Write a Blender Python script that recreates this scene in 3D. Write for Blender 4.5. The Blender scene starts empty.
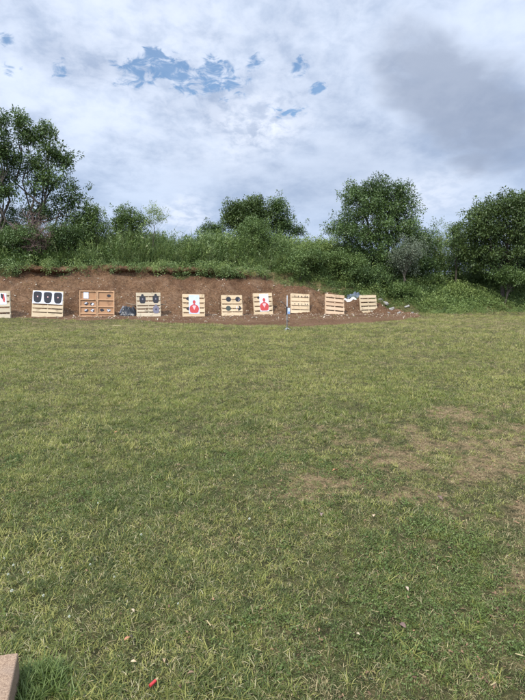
import bpy, math, random
import numpy as np
from mathutils import Matrix, Vector, Euler
R = math.radians
random.seed(7)
rng = np.random.default_rng(11)
scene = bpy.context.scene
COL = scene.collection

# ------------------------------------------------------------------ camera
F = 539.0                      # focal length in photo pixels (525 x 700)
PITCH = math.atan(69 / F)
CAMZ = 1.65
cam_d = bpy.data.cameras.new('camera')
cam = bpy.data.objects.new('camera', cam_d)
COL.objects.link(cam)
cam.location = (0, 0, CAMZ)
cam.rotation_euler = (R(90) - PITCH, 0, 0)
cam_d.sensor_fit = 'VERTICAL'
cam_d.sensor_height = 24
cam_d.lens = 24 * F / 700
cam_d.clip_start = 0.05
cam_d.clip_end = 5000
scene.camera = cam

def ray(px, py):
    u = px - 262.5; v = 350 - py
    c, s = math.cos(PITCH), math.sin(PITCH)
    return np.array([u, F * c + v * s, -F * s + v * c])

def at(px, py, Y):
    r = ray(px, py)
    return np.array([0, 0, CAMZ]) + r * (Y / r[1])

# ------------------------------------------------------------------ node helpers
class NT:
    def __init__(self, tree):
        self.t = tree; self.n = tree.nodes; self.l = tree.links
    def new(self, typ, **kw):
        nd = self.n.new(typ)
        for k, v in kw.items(): setattr(nd, k, v)
        return nd
    def set(self, sock, v):
        if isinstance(v, bpy.types.NodeSocket): self.l.new(v, sock)
        elif isinstance(v, (tuple, list)) and sock.type == 'RGBA' and len(v) == 3: sock.default_value = (*v, 1)
        else: sock.default_value = v
    def math(self, op, a, b=0.0, c=None, clamp=False):
        nd = self.new('ShaderNodeMath', operation=op, use_clamp=clamp)
        self.set(nd.inputs[0], a); self.set(nd.inputs[1], b)
        if c is not None: self.set(nd.inputs[2], c)
        return nd.outputs[0]
    def vmath(self, op, a, b=(0, 0, 0)):
        nd = self.new('ShaderNodeVectorMath', operation=op)
        self.set(nd.inputs[0], a); self.set(nd.inputs[1], b)
        return nd
    def mix(self, f, a, b, blend='MIX'):
        nd = self.new('ShaderNodeMix', data_type='RGBA', blend_type=blend)
        self.set(nd.inputs[0], f); self.set(nd.inputs[6], a); self.set(nd.inputs[7], b)
        return nd.outputs[2]
    def noise(self, vec, scale, detail=4, rough=0.55, dist=0.0):
        nd = self.new('ShaderNodeTexNoise')
        if vec is not None: self.l.new(vec, nd.inputs['Vector'])
        nd.inputs['Scale'].default_value = scale; nd.inputs['Detail'].default_value = detail
        nd.inputs['Roughness'].default_value = rough; nd.inputs['Distortion'].default_value = dist
        return nd.outputs['Fac']
    def sstep(self, v, a, b, lo=0.0, hi=1.0):
        nd = self.new('ShaderNodeMapRange', interpolation_type='SMOOTHSTEP')
        self.set(nd.inputs[0], v); nd.inputs[1].default_value = a; nd.inputs[2].default_value = b
        nd.inputs[3].default_value = lo; nd.inputs[4].default_value = hi
        return nd.outputs[0]
    def mapping(self, vec, scale=(1, 1, 1), loc=(0, 0, 0)):
        nd = self.new('ShaderNodeMapping')
        self.l.new(vec, nd.inputs[0]); nd.inputs['Scale'].default_value = scale; nd.inputs['Location'].default_value = loc
        return nd.outputs[0]

# ------------------------------------------------------------------ world, sun, exposure
SUN_EL, SUN_AZ = 52, 215       # azimuth clockwise from +Y (behind the camera, a little to the left)
world = bpy.data.worlds.new('World'); scene.world = world; world.use_nodes = True
w = NT(world.node_tree); w.n.clear()
out = w.new('ShaderNodeOutputWorld')
sky = w.new('ShaderNodeTexSky', sky_type='NISHITA', sun_disc=False, sun_elevation=R(SUN_EL), sun_rotation=R(SUN_AZ))
bg_sky = w.new('ShaderNodeBackground'); w.l.new(w.mix(1.0, sky.outputs[0], (0.62, 0.88, 1.04), 'MULTIPLY'), bg_sky.inputs[0]); bg_sky.inputs[1].default_value = 0.12
tc = w.new('ShaderNodeTexCoord'); D = tc.outputs['Generated']
sep = w.new('ShaderNodeSeparateXYZ'); w.l.new(D, sep.inputs[0])
zz = w.math('ADD', w.math('MAXIMUM', sep.outputs[2], 0.0), 0.30)
cx = w.math('DIVIDE', sep.outputs[0], zz); cy = w.math('DIVIDE', sep.outputs[1], zz)
comb = w.new('ShaderNodeCombineXYZ'); w.l.new(cx, comb.inputs[0]); w.l.new(cy, comb.inputs[1])
P = comb.outputs[0]
def skydir(px, py):
    r = ray(px, py); r = r / np.linalg.norm(r); return tuple(float(v) for v in r)
warp = w.noise(w.mapping(P, (1, 1, 1), (3, 1, 0)), 2.3, 3, 0.6)
def blob(px, py, rad, sx=1.0, warpk=0.25):
    """soft patch of sky around one direction; rad in degrees, sx widens it sideways"""
    c = skydir(px, py)
    d = w.vmath('SUBTRACT', D, c).outputs[0]
    d = w.mapping(d, (1 / sx, 1, 1))
    ln = w.vmath('LENGTH', d).outputs['Value']
    ln = w.math('ADD', ln, w.math('MULTIPLY', w.math('SUBTRACT', warp, 0.5), warpk))
    return w.sstep(ln, 0.0, R(rad), 1.0, 0.0)
n_big = w.noise(w.mapping(P, (1.0, 1.0, 1), (7.3, 2.1, 0)), 1.5, 3, 0.55, 0.3)
n_mid = w.noise(w.mapping(P, (1.0, 0.9, 1), (1.7, 9.2, 0)), 5.5, 6, 0.60, 0.25)
n_fine = w.noise(w.mapping(P, (1.0, 0.85, 1), (4.7, 0.2, 0)), 17.0, 5, 0.60, 0.25)
shade = w.math('MULTIPLY_ADD', n_big, 1.15, w.math('MULTIPLY', n_mid, 0.70))
shade = w.math('MULTIPLY_ADD', n_fine, 0.24, shade)                       # about 1.06 on average
shade = w.sstep(shade, 0.70, 1.26)
def union(a, b_): return w.math('SUBTRACT', w.math('ADD', a, b_), w.math('MULTIPLY', a, b_))
dark = union(union(blob(412, 72, 6.4, 1.1, 0.13), blob(448, 94, 6.6, 1.2, 0.13)), blob(492, 120, 7, 1.3, 0.13))
dark = w.sstep(w.math('MULTIPLY_ADD', w.math('SUBTRACT', n_mid, 0.5), 1.3, dark), 0.10, 1.0)
dark = w.math('MAXIMUM', dark, w.math('MULTIPLY', blob(350, 168, 9, 2.8, 0.2), 0.35))
dark = w.math('MULTIPLY', dark, w.sstep(n_mid, 0.28, 0.5, 0.8, 1.0))
lite = w.math('MAXIMUM', blob(265, 128, 4.5, 2.2, 0.12), w.math('MULTIPLY', blob(150, 30, 18, 1.8, 0.2), 0.35))
lite = w.math('MAXIMUM', lite, w.math('MULTIPLY', blob(420, 195, 3.0, 4.5, 0.05), 0.45))
lite = w.math('MAXIMUM', lite, w.math('MULTIPLY', blob(185, 215, 3.4, 1.4, 0.06), 0.6))
cloud = w.mix(shade, (0.300, 0.385, 0.550), (0.640, 0.725, 0.88))
low = w.sstep(sep.outputs[2], 0.02, 0.30, 1.0, 0.0)
cloud = w.mix(w.math('MULTIPLY', low, 0.55), cloud, (0.340, 0.460, 0.660))
cloud = w.mix(w.math('MULTIPLY', dark, 0.70, clamp=True), cloud, (0.215, 0.265, 0.375))
cloud = w.mix(w.math('MULTIPLY', lite, w.sstep(n_fine, 0.35, 0.62, 0.25, 1.0)), cloud, (0.80, 0.85, 0.96))
# the cloud cover is brighter round the hidden sun, behind the camera
sd = (math.sin(R(SUN_AZ)) * math.cos(R(SUN_EL)), math.cos(R(SUN_AZ)) * math.cos(R(SUN_EL)), math.sin(R(SUN_EL)))
dt = w.vmath('DOT_PRODUCT', D, sd).outputs['Value']
glow = w.sstep(dt, 0.15, 1.0, 1.0, 3.2)
bg_cl = w.new('ShaderNodeBackground'); w.l.new(cloud, bg_cl.inputs[0]); w.l.new(glow, bg_cl.inputs[1])
hole_area = blob(225, 84, 2.1, 1.7, 0.03)
for hx_, hy_, hr_, hs_ in ((127, 74, 2.0, 1.6), (162, 66, 2.2, 1.8), (190, 80, 1.9, 1.6), (213, 66, 1.5, 1.3), (60, 68, 1.6, 1.2), (6, 40, 1.4, 1.5), (10, 68, 1.4, 1.5), (254, 62, 1.3, 1.2), (300, 66, 1.3, 1.0), (318, 88, 1.2, 1.4), (288, 112, 1.3, 2.6), (152, 52, 1.0, 1.2)):
    hole_area = union(hole_area, blob(hx_, hy_, hr_ * 0.98, hs_, 0.03))
n_hole = w.noise(w.mapping(P, (1.0, 1.0, 1), (2.2, 5.1, 0)), 21.0, 5, 0.62, 0.6)
hole = w.math('MULTIPLY', w.sstep(w.math('MULTIPLY_ADD', hole_area, 0.25, n_hole), 0.60, 0.79), w.sstep(hole_area, 0.0, 0.45, 0.0, 0.80))
mixs = w.new('ShaderNodeMixShader')
w.l.new(hole, mixs.inputs[0]); w.l.new(bg_cl.outputs[0], mixs.inputs[1]); w.l.new(bg_sky.outputs[0], mixs.inputs[2])
w.l.new(mixs.outputs[0], out.inputs[0])

sun_d = bpy.data.lights.new('sun', 'SUN'); sun_d.energy = 3.3; sun_d.angle = R(7); sun_d.color = (1.0, 0.93, 0.80)
sun = bpy.data.objects.new('sun', sun_d); COL.objects.link(sun)
sun.rotation_euler = Vector((-sd[0], -sd[1], -sd[2])).to_track_quat('-Z', 'Y').to_euler()
sun.location = (-5, -5, 20)
scene.cycles.max_bounces = 5; scene.cycles.diffuse_bounces = 2; scene.cycles.glossy_bounces = 2; scene.cycles.transmission_bounces = 3
vs = scene.view_settings
vs.view_transform = 'Standard'; vs.look = 'None'; vs.gamma = 1; vs.exposure = 0.30; vs.use_curve_mapping = False

# ------------------------------------------------------------------ materials
def mat(name):
    m = bpy.data.materials.new(name); m.use_nodes = True
    t = NT(m.node_tree); b = t.n['Principled BSDF']
    return m, t, b

def plain(name, col, rough=0.7, var=0.12, scale=20, metal=0.0, bump=0.0):
    m, t, b = mat(name)
    geo = t.new('ShaderNodeNewGeometry')
    n = t.noise(geo.outputs['Position'], scale, 5, 0.6)
    c = t.mix(t.sstep(n, 0.3, 0.7), tuple(v * (1 - var) for v in col), tuple(min(1, v * (1 + var)) for v in col))
    t.l.new(c, b.inputs['Base Color']); b.inputs['Roughness'].default_value = rough; b.inputs['Metallic'].default_value = metal
    if bump:
        bp = t.new('ShaderNodeBump'); bp.inputs['Strength'].default_value = bump; bp.inputs['Distance'].default_value = 0.01
        t.l.new(n, bp.inputs['Height']); t.l.new(bp.outputs[0], b.inputs['Normal'])
    return m

def leafmat(name, dark, light, trans=0.25, rough=0.5, patch=0.5, pscale=0.8, dry=None, drymask=False):
    """leaves and blades: colour by the per-leaf 'rnd' attribute and a broad noise over position"""
    m, t, b = mat(name)
    at_ = t.new('ShaderNodeAttribute', attribute_name='rnd')
    geo = t.new('ShaderNodeNewGeometry')
    n = t.noise(geo.outputs['Position'], pscale, 3, 0.5)
    f = t.math('ADD', t.math('MULTIPLY', at_.outputs['Fac'], 1 - patch), t.math('MULTIPLY', t.sstep(n, 0.3, 0.7), patch))
    c = t.mix(f, dark, light)
    if dry is not None:
        c = t.mix(t.sstep(at_.outputs['Fac'], 0.86, 0.9), c, dry)
    t.l.new(c, b.inputs['Base Color']); b.inputs['Roughness'].default_value = rough
    b.inputs['Specular IOR Level'].default_value = 0.35
    tr = t.new('ShaderNodeBsdfTranslucent')
    t.l.new(t.mix(0.5, c, (0.10, 0.16, 0.02)), tr.inputs[0])
    mx = t.new('ShaderNodeMixShader'); mx.inputs[0].default_value = trans
    t.l.new(b.outputs[0], mx.inputs[1]); t.l.new(tr.outputs[0], mx.inputs[2])
    t.l.new(mx.outputs[0], t.n['Material Output'].inputs[0])
    return m

def wood(name, light, dark, scale=1.0):
    m, t, b = mat(name)
    tcn = t.new('ShaderNodeTexCoord'); at_ = t.new('ShaderNodeAttribute', attribute_name='rnd')
    off = t.new('ShaderNodeCombineXYZ'); t.l.new(t.math('MULTIPLY', at_.outputs['Fac'], 13.0), off.inputs[1])
    v = t.vmath('ADD', tcn.outputs['Object'], off.outputs[0]).outputs[0]
    g = t.noise(t.mapping(v, (2.0, 9, 26)), 1.6 * scale, 6, 0.6, 0.6)
    s = t.noise(v, 4.0, 4, 0.6)
    f = t.math('ADD', t.math('MULTIPLY', t.sstep(g, 0.35, 0.7), 0.45), t.math('MULTIPLY', at_.outputs['Fac'], 0.45))
    c = t.mix(f, light, dark)
    c = t.mix(t.sstep(s, 0.52, 0.70, 0, 0.65), c, tuple(x * 0.55 for x in dark))
    t.l.new(c, b.inputs['Base Color']); b.inputs['Roughness'].default_value = 0.85
    bp = t.new('ShaderNodeBump'); bp.inputs['Strength'].default_value = 0.4; bp.inputs['Distance'].default_value = 0.004
    t.l.new(g, bp.inputs['Height']); t.l.new(bp.outputs[0], b.inputs['Normal'])
    return m

# ------------------------------------------------------------------ noise in numpy (terrain and scattering)
TAB = np.random.default_rng(3).random((256, 256))
def vn(x, y, s=0):
    x = np.asarray(x, float) + 17.3 * s + 1000; y = np.asarray(y, float) + 9.1 * s + 1000
    xi = np.floor(x).astype(int); yi = np.floor(y).astype(int); fx = x - xi; fy = y - yi
    fx = fx * fx * (3 - 2 * fx); fy = fy * fy * (3 - 2 * fy)
    a = TAB[xi % 256, yi % 256]; b = TAB[(xi + 1) % 256, yi % 256]; c = TAB[xi % 256, (yi + 1) % 256]; d = TAB[(xi + 1) % 256, (yi + 1) % 256]
    return (a * (1 - fx) + b * fx) * (1 - fy) + (c * (1 - fx) + d * fx) * fy
def fbm(x, y, o=4, s=0):
    r = 0; a = 0.5; k = 0
    for i in range(o):
        r = r + a * vn(np.asarray(x) * 2 ** i, np.asarray(y) * 2 ** i, s + i); k += a; a *= 0.5
    return r / k
def ss(v, a, b):
    t = np.clip((np.asarray(v, float) - a) / (b - a), 0, 1); return t * t * (3 - 2 * t)

# ------------------------------------------------------------------ terrain shape
def yline(x):                      # the line the pallets stand on: berm recedes to the right
    return 25.0 + 0.27 * np.clip(x, -40, 40)
EX = [-60, -14, -10.8, -5.8, -2.4, 0.8, 3.2, 5.8, 7.2, 9, 60]
EY = [15, 20.8, 22.0, 21.9, 21.2, 19.5, 20.7, 23.0, 24.8, 30, 60]
def edge(x): return np.interp(x, EX, EY)       # grass / dirt boundary
VX = [-60, -1.6, 0.4, 1.9, 4.1, 5.6, 7.4, 8.4, 60]
VT = [3.5, 3.5, 3.1, 2.5, 1.7, 1.05, 0.1, -1.6, -2.0]
def vegstart(x): return np.interp(x, VX, VT)   # distance past the pallet line where plants begin
def Hb(x): return np.interp(x, [-60, -3, 3, 9, 60], [2.55, 2.55, 2.25, 1.5, 1.3])
def height(x, y):
    x = np.asarray(x, float); y = np.asarray(y, float)
    yp = yline(x); zp = np.interp(x, [-12, 0, 7], [0.20, 0.12, 0.05])
    t = y - yp - (fbm(x * 0.5, y * 0.5, 3, 4) - 0.5) * 0.5 * ss(y - yp, 0.3, 1.5)
    H = Hb(x) * (0.97 + 0.10 * (fbm(x * 0.25, y * 0.1, 2, 8) - 0.5))
    apron = zp * ss(t, -3.0, 0.0)
    face = np.clip(t / 3.3, 0, 1) * (H * 0.76 - zp)
    lip = ss(t, 3.45, 3.62) * H * 0.18 + ss(t, 3.6, 6.0) * H * 0.12
    z = apron + face + lip
    back = 1 - ss(y, 38, 60)
    z = z * back
    onface = ss(t, -0.2, 0.5) * (1 - 0.7 * ss(t, 2.4, 3.4)) * (1 - ss(t, 5, 8))
    z = z + onface * ((fbm(x * 1.3, y * 1.3, 4, 1) - 0.5) * 0.70 + (fbm(x * 5, y * 5, 3, 2) - 0.5) * 0.34)
    near = np.exp(-(x ** 2 + y ** 2) / 60.0 ** 2)
    z = z + near * ((fbm(x * 0.35, y * 0.35, 3, 5) - 0.5) * 0.07 + (fbm(x * 2.2, y * 2.2, 3, 6) - 0.5) * 0.022) * ss(np.hypot(x, y), 0.0, 3.0)
    return z
def dirtmask(x, y):
    x = np.asarray(x, float); y = np.asarray(y, float)
    n = (fbm(x * 0.9, y * 0.9, 4, 12) - 0.5)
    a = ss(y - edge(x) + n * 1.6, -0.45, 0.55)
    t = y - yline(x)
    b = 1 - ss(t - vegstart(x) + n * 1.1, -0.25, 0.35)
    return a * b
def drymask(x, y):
    """worn, straw coloured part of the lawn at the right, and a paler strip near the berm"""
    x = np.asarray(x, float); y = np.asarray(y, float)
    d = np.minimum(np.hypot((x - 2.1) / 1.9, (y - 4.8) / 2.1), np.hypot((x - 1.9) / 1.25, (y - 3.5) / 1.0) + .25)
    a = ss(1.35 - d + (fbm(x * 1.2, y * 1.2, 4, 20) - 0.5) * 1.7, -0.5, 1.3)
    d2 = np.hypot((x + 0.25) / 0.8, (y - 3.4) / 0.5)
    a = np.maximum(a, 0.3 * ss(1.1 - d2 + (fbm(x * 2, y * 2, 4, 25) - 0.5) * 1.6, 0, 1))
    b = 0.55 * ss(y, 11, 20) * ss(fbm(x * 0.35, y * 0.8, 4, 22), 0.35, 0.65)
    c = 0.4 * ss(fbm(x * 0.8, y * 0.8, 4, 23), 0.55, 0.75)
    d = np.maximum(np.maximum(a * 0.95, b), c)
    return np.clip(d * (0.35 + 1.0 * ss(fbm(x * 3.6, y * 3.6, 3, 27), 0.3, 0.7)), 0, 1)
def ground_hit(px, py):
    r = ray(px, py); o = np.array([0, 0, CAMZ]); r = r / r[1]
    lo = 0.5
    for y in np.arange(0.8, 60, 0.02):
        p = o + r * y
        if p[2] <= float(height(p[0], p[1])): return p
    return o + r * 60

# ------------------------------------------------------------------ object helpers
def tag(o, label=None, cat=None, group=None, kind=None):
    if label: o['label'] = label
    if cat: o['category'] = cat
    if group: o['group'] = group
    if kind: o['kind'] = kind
    return o
def empty(name, M=None):
    o = bpy.data.objects.new(name, None); o.empty_display_size = 0.2; COL.objects.link(o)
    if M is not None: o.matrix_world = M
    return o
def npmesh(name, V, Fq, m, parent=None, rnd=None, smooth=False, link=True):
    V = np.asarray(V, np.float32); Fq = np.asarray(Fq, np.int32); k = Fq.shape[1]
    me = bpy.data.meshes.new(name)
    me.vertices.add(len(V)); me.vertices.foreach_set('co', V.ravel())
    me.loops.add(Fq.size); me.loops.foreach_set('vertex_index', Fq.ravel())
    me.polygons.add(len(Fq)); me.polygons.foreach_set('loop_start', np.arange(0, Fq.size, k, dtype=np.int32))
    if rnd is not None:
        a = me.attributes.new('rnd', 'FLOAT', 'POINT'); a.data.foreach_set('value', np.asarray(rnd, np.float32))
    me.update(calc_edges=True)
    if smooth: me.polygons.foreach_set('use_smooth', np.ones(len(Fq), bool))
    me.materials.append(m)
    o = bpy.data.objects.new(name, me)
    if link: COL.objects.link(o)
    if parent: o.parent = parent
    return o
class MB:
    """collects boxes, slabs, tubes; build() makes one mesh object"""
    def __init__(s): s.v = []; s.f = []; s.r = []
    def add(s, vs_, fs, r=None):
        k = len(s.v); r = random.random() if r is None else r
        s.v += [tuple(p) for p in vs_]; s.r += [r] * len(vs_); s.f += [tuple(i + k for i in f) for f in fs]
    def box(s, c, d, rot=None, r=None, jit=0.0):
        pts = [Vector(((i - .5) * d[0], (j - .5) * d[1], (k - .5) * d[2])) for i in (0, 1) for j in (0, 1) for k in (0, 1)]
        if jit: pts = [p + Vector([random.uniform(-jit, jit) for _ in range(3)]) for p in pts]
        if rot is not None: pts = [rot @ p for p in pts]
        pts = [p + Vector(c) for p in pts]
        s.add(pts, [(0, 1, 3, 2), (4, 6, 7, 5), (0, 4, 5, 1), (2, 3, 7, 6), (0, 2, 6, 4), (1, 5, 7, 3)], r)
    def slab(s, pts, y0, th, r=None):
        """outline in x,z facing -Y, thickness th behind y0"""
        n = len(pts)
        a = [(p[0], y0, p[1]) for p in pts]; b = [(p[0], y0 + th, p[1]) for p in pts]
        fs = [tuple(range(n)), tuple(range(2 * n - 1, n - 1, -1))] + [(i, i + n, (i + 1) % n + n, (i + 1) % n) for i in range(n)]
        s.add(a + b, fs, r)
    def tube(s, p, q, r0, r1, n=8, r=None):
        p = Vector(p); q = Vector(q); z = (q - p).normalized(); x = z.orthogonal().normalized(); y = z.cross(x)
        A = [p + (x * math.cos(t) + y * math.sin(t)) * r0 for t in [2 * math.pi * i / n for i in range(n)]]
        B = [q + (x * math.cos(t) + y * math.sin(t)) * r1 for t in [2 * math.pi * i / n for i in range(n)]]
        s.add(A + B, [(i, (i + 1) % n, (i + 1) % n + n, i + n) for i in range(n)] + [tuple(range(n - 1, -1, -1)), tuple(range(n, 2 * n))], r)
    def build(s, name, m, parent=None, smooth=False, bevel=0):
        me = bpy.data.meshes.new(name); me.from_pydata(s.v, [], s.f); me.materials.append(m)
        a = me.attributes.new('rnd', 'FLOAT', 'POINT'); a.data.foreach_set('value', s.r)
        if smooth: me.polygons.foreach_set('use_smooth', [True] * len(me.polygons))
        me.update(); o = bpy.data.objects.new(name, me); COL.objects.link(o)
        if parent: o.parent = parent
        if bevel:
            b = o.modifiers.new('bevel', 'BEVEL'); b.width = bevel; b.segments = 2
        return o
def ell(cx, cz, rx, rz, n=16, a0=0, a1=360):
    return [(cx + rx * math.cos(R(a)), cz + rz * math.sin(R(a))) for a in np.linspace(a0, a1, n, endpoint=(a1 - a0 != 360))]

# ------------------------------------------------------------------ the ground
def axis(fine0, fine1, step, far, g=1.13):
    v = list(np.arange(fine0, fine1 + 1e-6, step)); d = step
    while v[-1] < far: d *= g; v.append(v[-1] + d)
    d = step
    while v[0] > -far: d *= g; v.insert(0, v[0] - d)
    return np.array(v)
xs = axis(-15, 15, 0.11, 1800); ya = list(np.arange(0.5, 19, 0.16)) + list(np.arange(19, 34, 0.085)); d = 0.1
while ya[-1] < 2500: d *= 1.12; ya.append(ya[-1] + d)
d = 0.16
while ya[0] > -1200: d *= 1.2; ya.insert(0, ya[0] - d)
ys = np.array(ya)
X, Y = np.meshgrid(xs, ys); Z = height(X, Y)
nx, ny = len(xs), len(ys)
V = np.stack([X.ravel(), Y.ravel(), Z.ravel()], 1)
I = (np.arange(ny - 1)[:, None] * nx + np.arange(nx - 1)[None]).ravel()
Fq = np.stack([I, I + 1, I + nx + 1, I + nx], 1)
gm, t, b = mat('ground_soil_and_turf')
geo = t.new('ShaderNodeNewGeometry'); PP = geo.outputs['Position']
ad = t.new('ShaderNodeAttribute', attribute_name='dirt'); ay = t.new('ShaderNodeAttribute', attribute_name='dry')
n1 = t.noise(PP, 1.3, 6, 0.6); n2 = t.noise(PP, 9, 7, 0.65); n3 = t.noise(PP, 55, 6, 0.7); n4 = t.noise(PP, 0.45, 4, 0.55)
soil = t.mix(t.sstep(n2, 0.3, 0.7), (0.082, 0.041, 0.020), (0.215, 0.122, 0.066))
soil = t.mix(t.sstep(n1, 0.45, 0.75, 0, 0.6), soil, (0.22, 0.14, 0.09))
soil = t.mix(t.sstep(n3, 0.50, 0.66, 0, 0.8), soil, (0.045, 0.028, 0.018))
soil = t.mix(t.sstep(n4, 0.44, 0.60, 0, 0.55), soil, (0.085, 0.040, 0.020))
vor = t.new('ShaderNodeTexVoronoi'); t.l.new(PP, vor.inputs['Vector']); vor.inputs['Scale'].default_value = 13
peb = t.sstep(vor.outputs['Distance'], 0.10, 0.19, 1.0, 0.0)
peb = t.math('MULTIPLY', peb, t.sstep(vor.outputs['Color'], 0.55, 0.6))
soil = t.mix(t.math('MULTIPLY', peb, 0.85), soil, (0.40, 0.31, 0.22))
n5 = t.noise(PP, 24, 5, 0.65)
soil = t.mix(t.sstep(n5, 0.54, 0.68, 0, 0.65), soil, (0.30, 0.200, 0.115))
soil = t.mix(t.sstep(n5, 0.46, 0.34, 0, 0.7), soil, (0.05, 0.030, 0.019))
turf = t.mix(t.sstep(n2, 0.3, 0.7), (0.036, 0.034, 0.014), (0.115, 0.110, 0.040))
turf = t.mix(t.sstep(n3, 0.45, 0.7, 0, 0.6), turf, (0.16, 0.15, 0.06))
turf = t.mix(t.sstep(n3, 0.5, 0.3, 0, 0.6), turf, (0.03, 0.032, 0.014))
worn = t.mix(t.sstep(n3, 0.35, 0.65), (0.125, 0.082, 0.040), (0.36, 0.255, 0.14))
turf = t.mix(t.sstep(t.math('MULTIPLY_ADD', t.math('SUBTRACT', n2, 0.5), 2.6, ay.outputs['Fac']), 0.40, 1.25), turf, worn)
dm = t.sstep(t.math('MULTIPLY_ADD', t.math('SUBTRACT', n2, 0.5), 0.9, ad.outputs['Fac']), 0.35, 0.65)
c = t.mix(dm, turf, soil)
t.l.new(c, b.inputs['Base Color']); b.inputs['Roughness'].default_value = 0.95; b.inputs['Specular IOR Level'].default_value = 0.15
bp = t.new('ShaderNodeBump'); bp.inputs['Strength'].default_value = 1.0; bp.inputs['Distance'].default_value = 0.06
hh = t.math('ADD', n2, t.math('MULTIPLY', n3, 0.5)); hh = t.math('ADD', hh, t.math('MULTIPLY', peb, 0.3))
t.l.new(hh, bp.inputs['Height']); t.l.new(bp.outputs[0], b.inputs['Normal'])
g = npmesh('ground', V, Fq, gm, smooth=True); tag(g, kind='structure')
for nm, fn in (('dirt', dirtmask), ('dry', drymask)):
    a = g.data.attributes.new(nm, 'FLOAT', 'POINT'); a.data.foreach_set('value', fn(X, Y).ravel().astype(np.float32))

# overhanging sod edge at the top of the bare face
lx = np.arange(-19, 0.6, 0.045); fade = ss(0.6 - lx, 0, 2.2)
ln = (fbm(lx * 1.1, lx * 0 + 3, 4, 60) - .5) * .60; lf = (fbm(lx * 5, lx * 0 + 9, 4, 61) - .5) * .34
rows = []
for (dt2, dz) in ((4.1, .0), (3.75, .035), (3.42, .02), (3.24, -.05), (3.20, -.13), (3.30, -.20), (3.55, -.30), (3.8, -.45)):
    gq = ss(fbm(lx * .55, lx * 0 + 5, 3, 68), .36, .56); d_e = dt2 if dt2 > 3.6 else 3.62 - (3.62 - (dt2 + .06)) * (.12 + .88 * gq)
    tt = d_e + (ln + lf + (fbm(lx * 7, lx * 0 + dt2 * 9, 3, 62) - .5) * .22) * (1.0 if 3.1 < dt2 < 3.7 else 0.0) + (1 - fade) * .35 * (dt2 < 3.7)
    yy = yline(lx) + tt; zt = height(lx, yline(lx) + 3.8)
    base = height(lx, yy)
    rows.append(np.stack([lx, yy, (zt if dt2 < 4 else base) + dz * (1 if dt2 < 4 else 1) + (fbm(lx * 5, yy * 6 + dt2 * 3, 4, 63) - .5) * .20 + (fbm(lx * .9, lx * 0, 3, 64) - .5) * .16 - (1 - fade) * .25 - .03], 1))
LV = np.concatenate(rows); nl = len(lx); I = (np.arange(len(rows) - 1)[:, None] * nl + np.arange(nl - 1)[None]).ravel()
lipo = npmesh('ground_sod_edge', LV, np.stack([I, I + 1, I + nl + 1, I + nl], 1), gm, smooth=True); tag(lipo, kind='structure')
a = lipo.data.attributes.new('dirt', 'FLOAT', 'POINT'); a.data.foreach_set('value', np.ones(len(LV), np.float32))
a = lipo.data.attributes.new('dry', 'FLOAT', 'POINT'); a.data.foreach_set('value', np.zeros(len(LV), np.float32))

# ------------------------------------------------------------------ blades and leaves
def blades(n, rad, L, W, lean, seed, upright=0.0, segs=3):
    r = np.random.default_rng(seed); V = []; Fs = []; rn = []
    for i in range(n):
        a = r.uniform(0, 6.283); d = rad * math.sqrt(r.random()); bx, by = d * math.cos(a), d * math.sin(a)
        az = r.uniform(0, 6.283); l = L * r.uniform(0.5, 1.15); le = lean * r.uniform(0.35, 1.3); wd = W * r.uniform(0.6, 1.2)
        dx, dy = math.cos(az), math.sin(az); sx, sy = -dy, dx; k = len(V); col = r.random()
        x = y = z = 0.0; ang = r.uniform(0, 0.35) * lean
        for s in range(segs + 1):
            f = s / segs; wv = wd * (1 - f) ** 0.6 * 0.5
            if s < segs:
                V += [(bx + dx * x - sx * wv, by + dy * x - sy * wv, z), (bx + dx * x + sx * wv, by + dy * x + sy * wv, z)]; rn += [col, col]
            else:
                V.append((bx + dx * x, by + dy * x, z)); rn.append(col)
            ang = min(ang + le / segs, 2.2); x += math.sin(ang) * l / segs; z += math.cos(ang) * l / segs
        for s in range(segs - 1): Fs.append((k + 2 * s, k + 2 * s + 1, k + 2 * s + 3, k + 2 * s + 2))
        e = k + 2 * segs; Fs.append((e - 2, e - 1, e, e))
    return V, Fs, rn
def clump(name, V, Fs, rn, m):
    me = bpy.data.meshes.new(name); me.from_pydata([tuple(v) for v in V], [], [tuple(dict.fromkeys(f)) for f in Fs])
    a = me.attributes.new('rnd', 'FLOAT', 'POINT'); a.data.foreach_set('value', list(rn)); me.materials.append(m); me.update()
    me.polygons.foreach_set('use_smooth', [True] * len(me.polygons))
    return bpy.data.objects.new(name, me)
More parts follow.
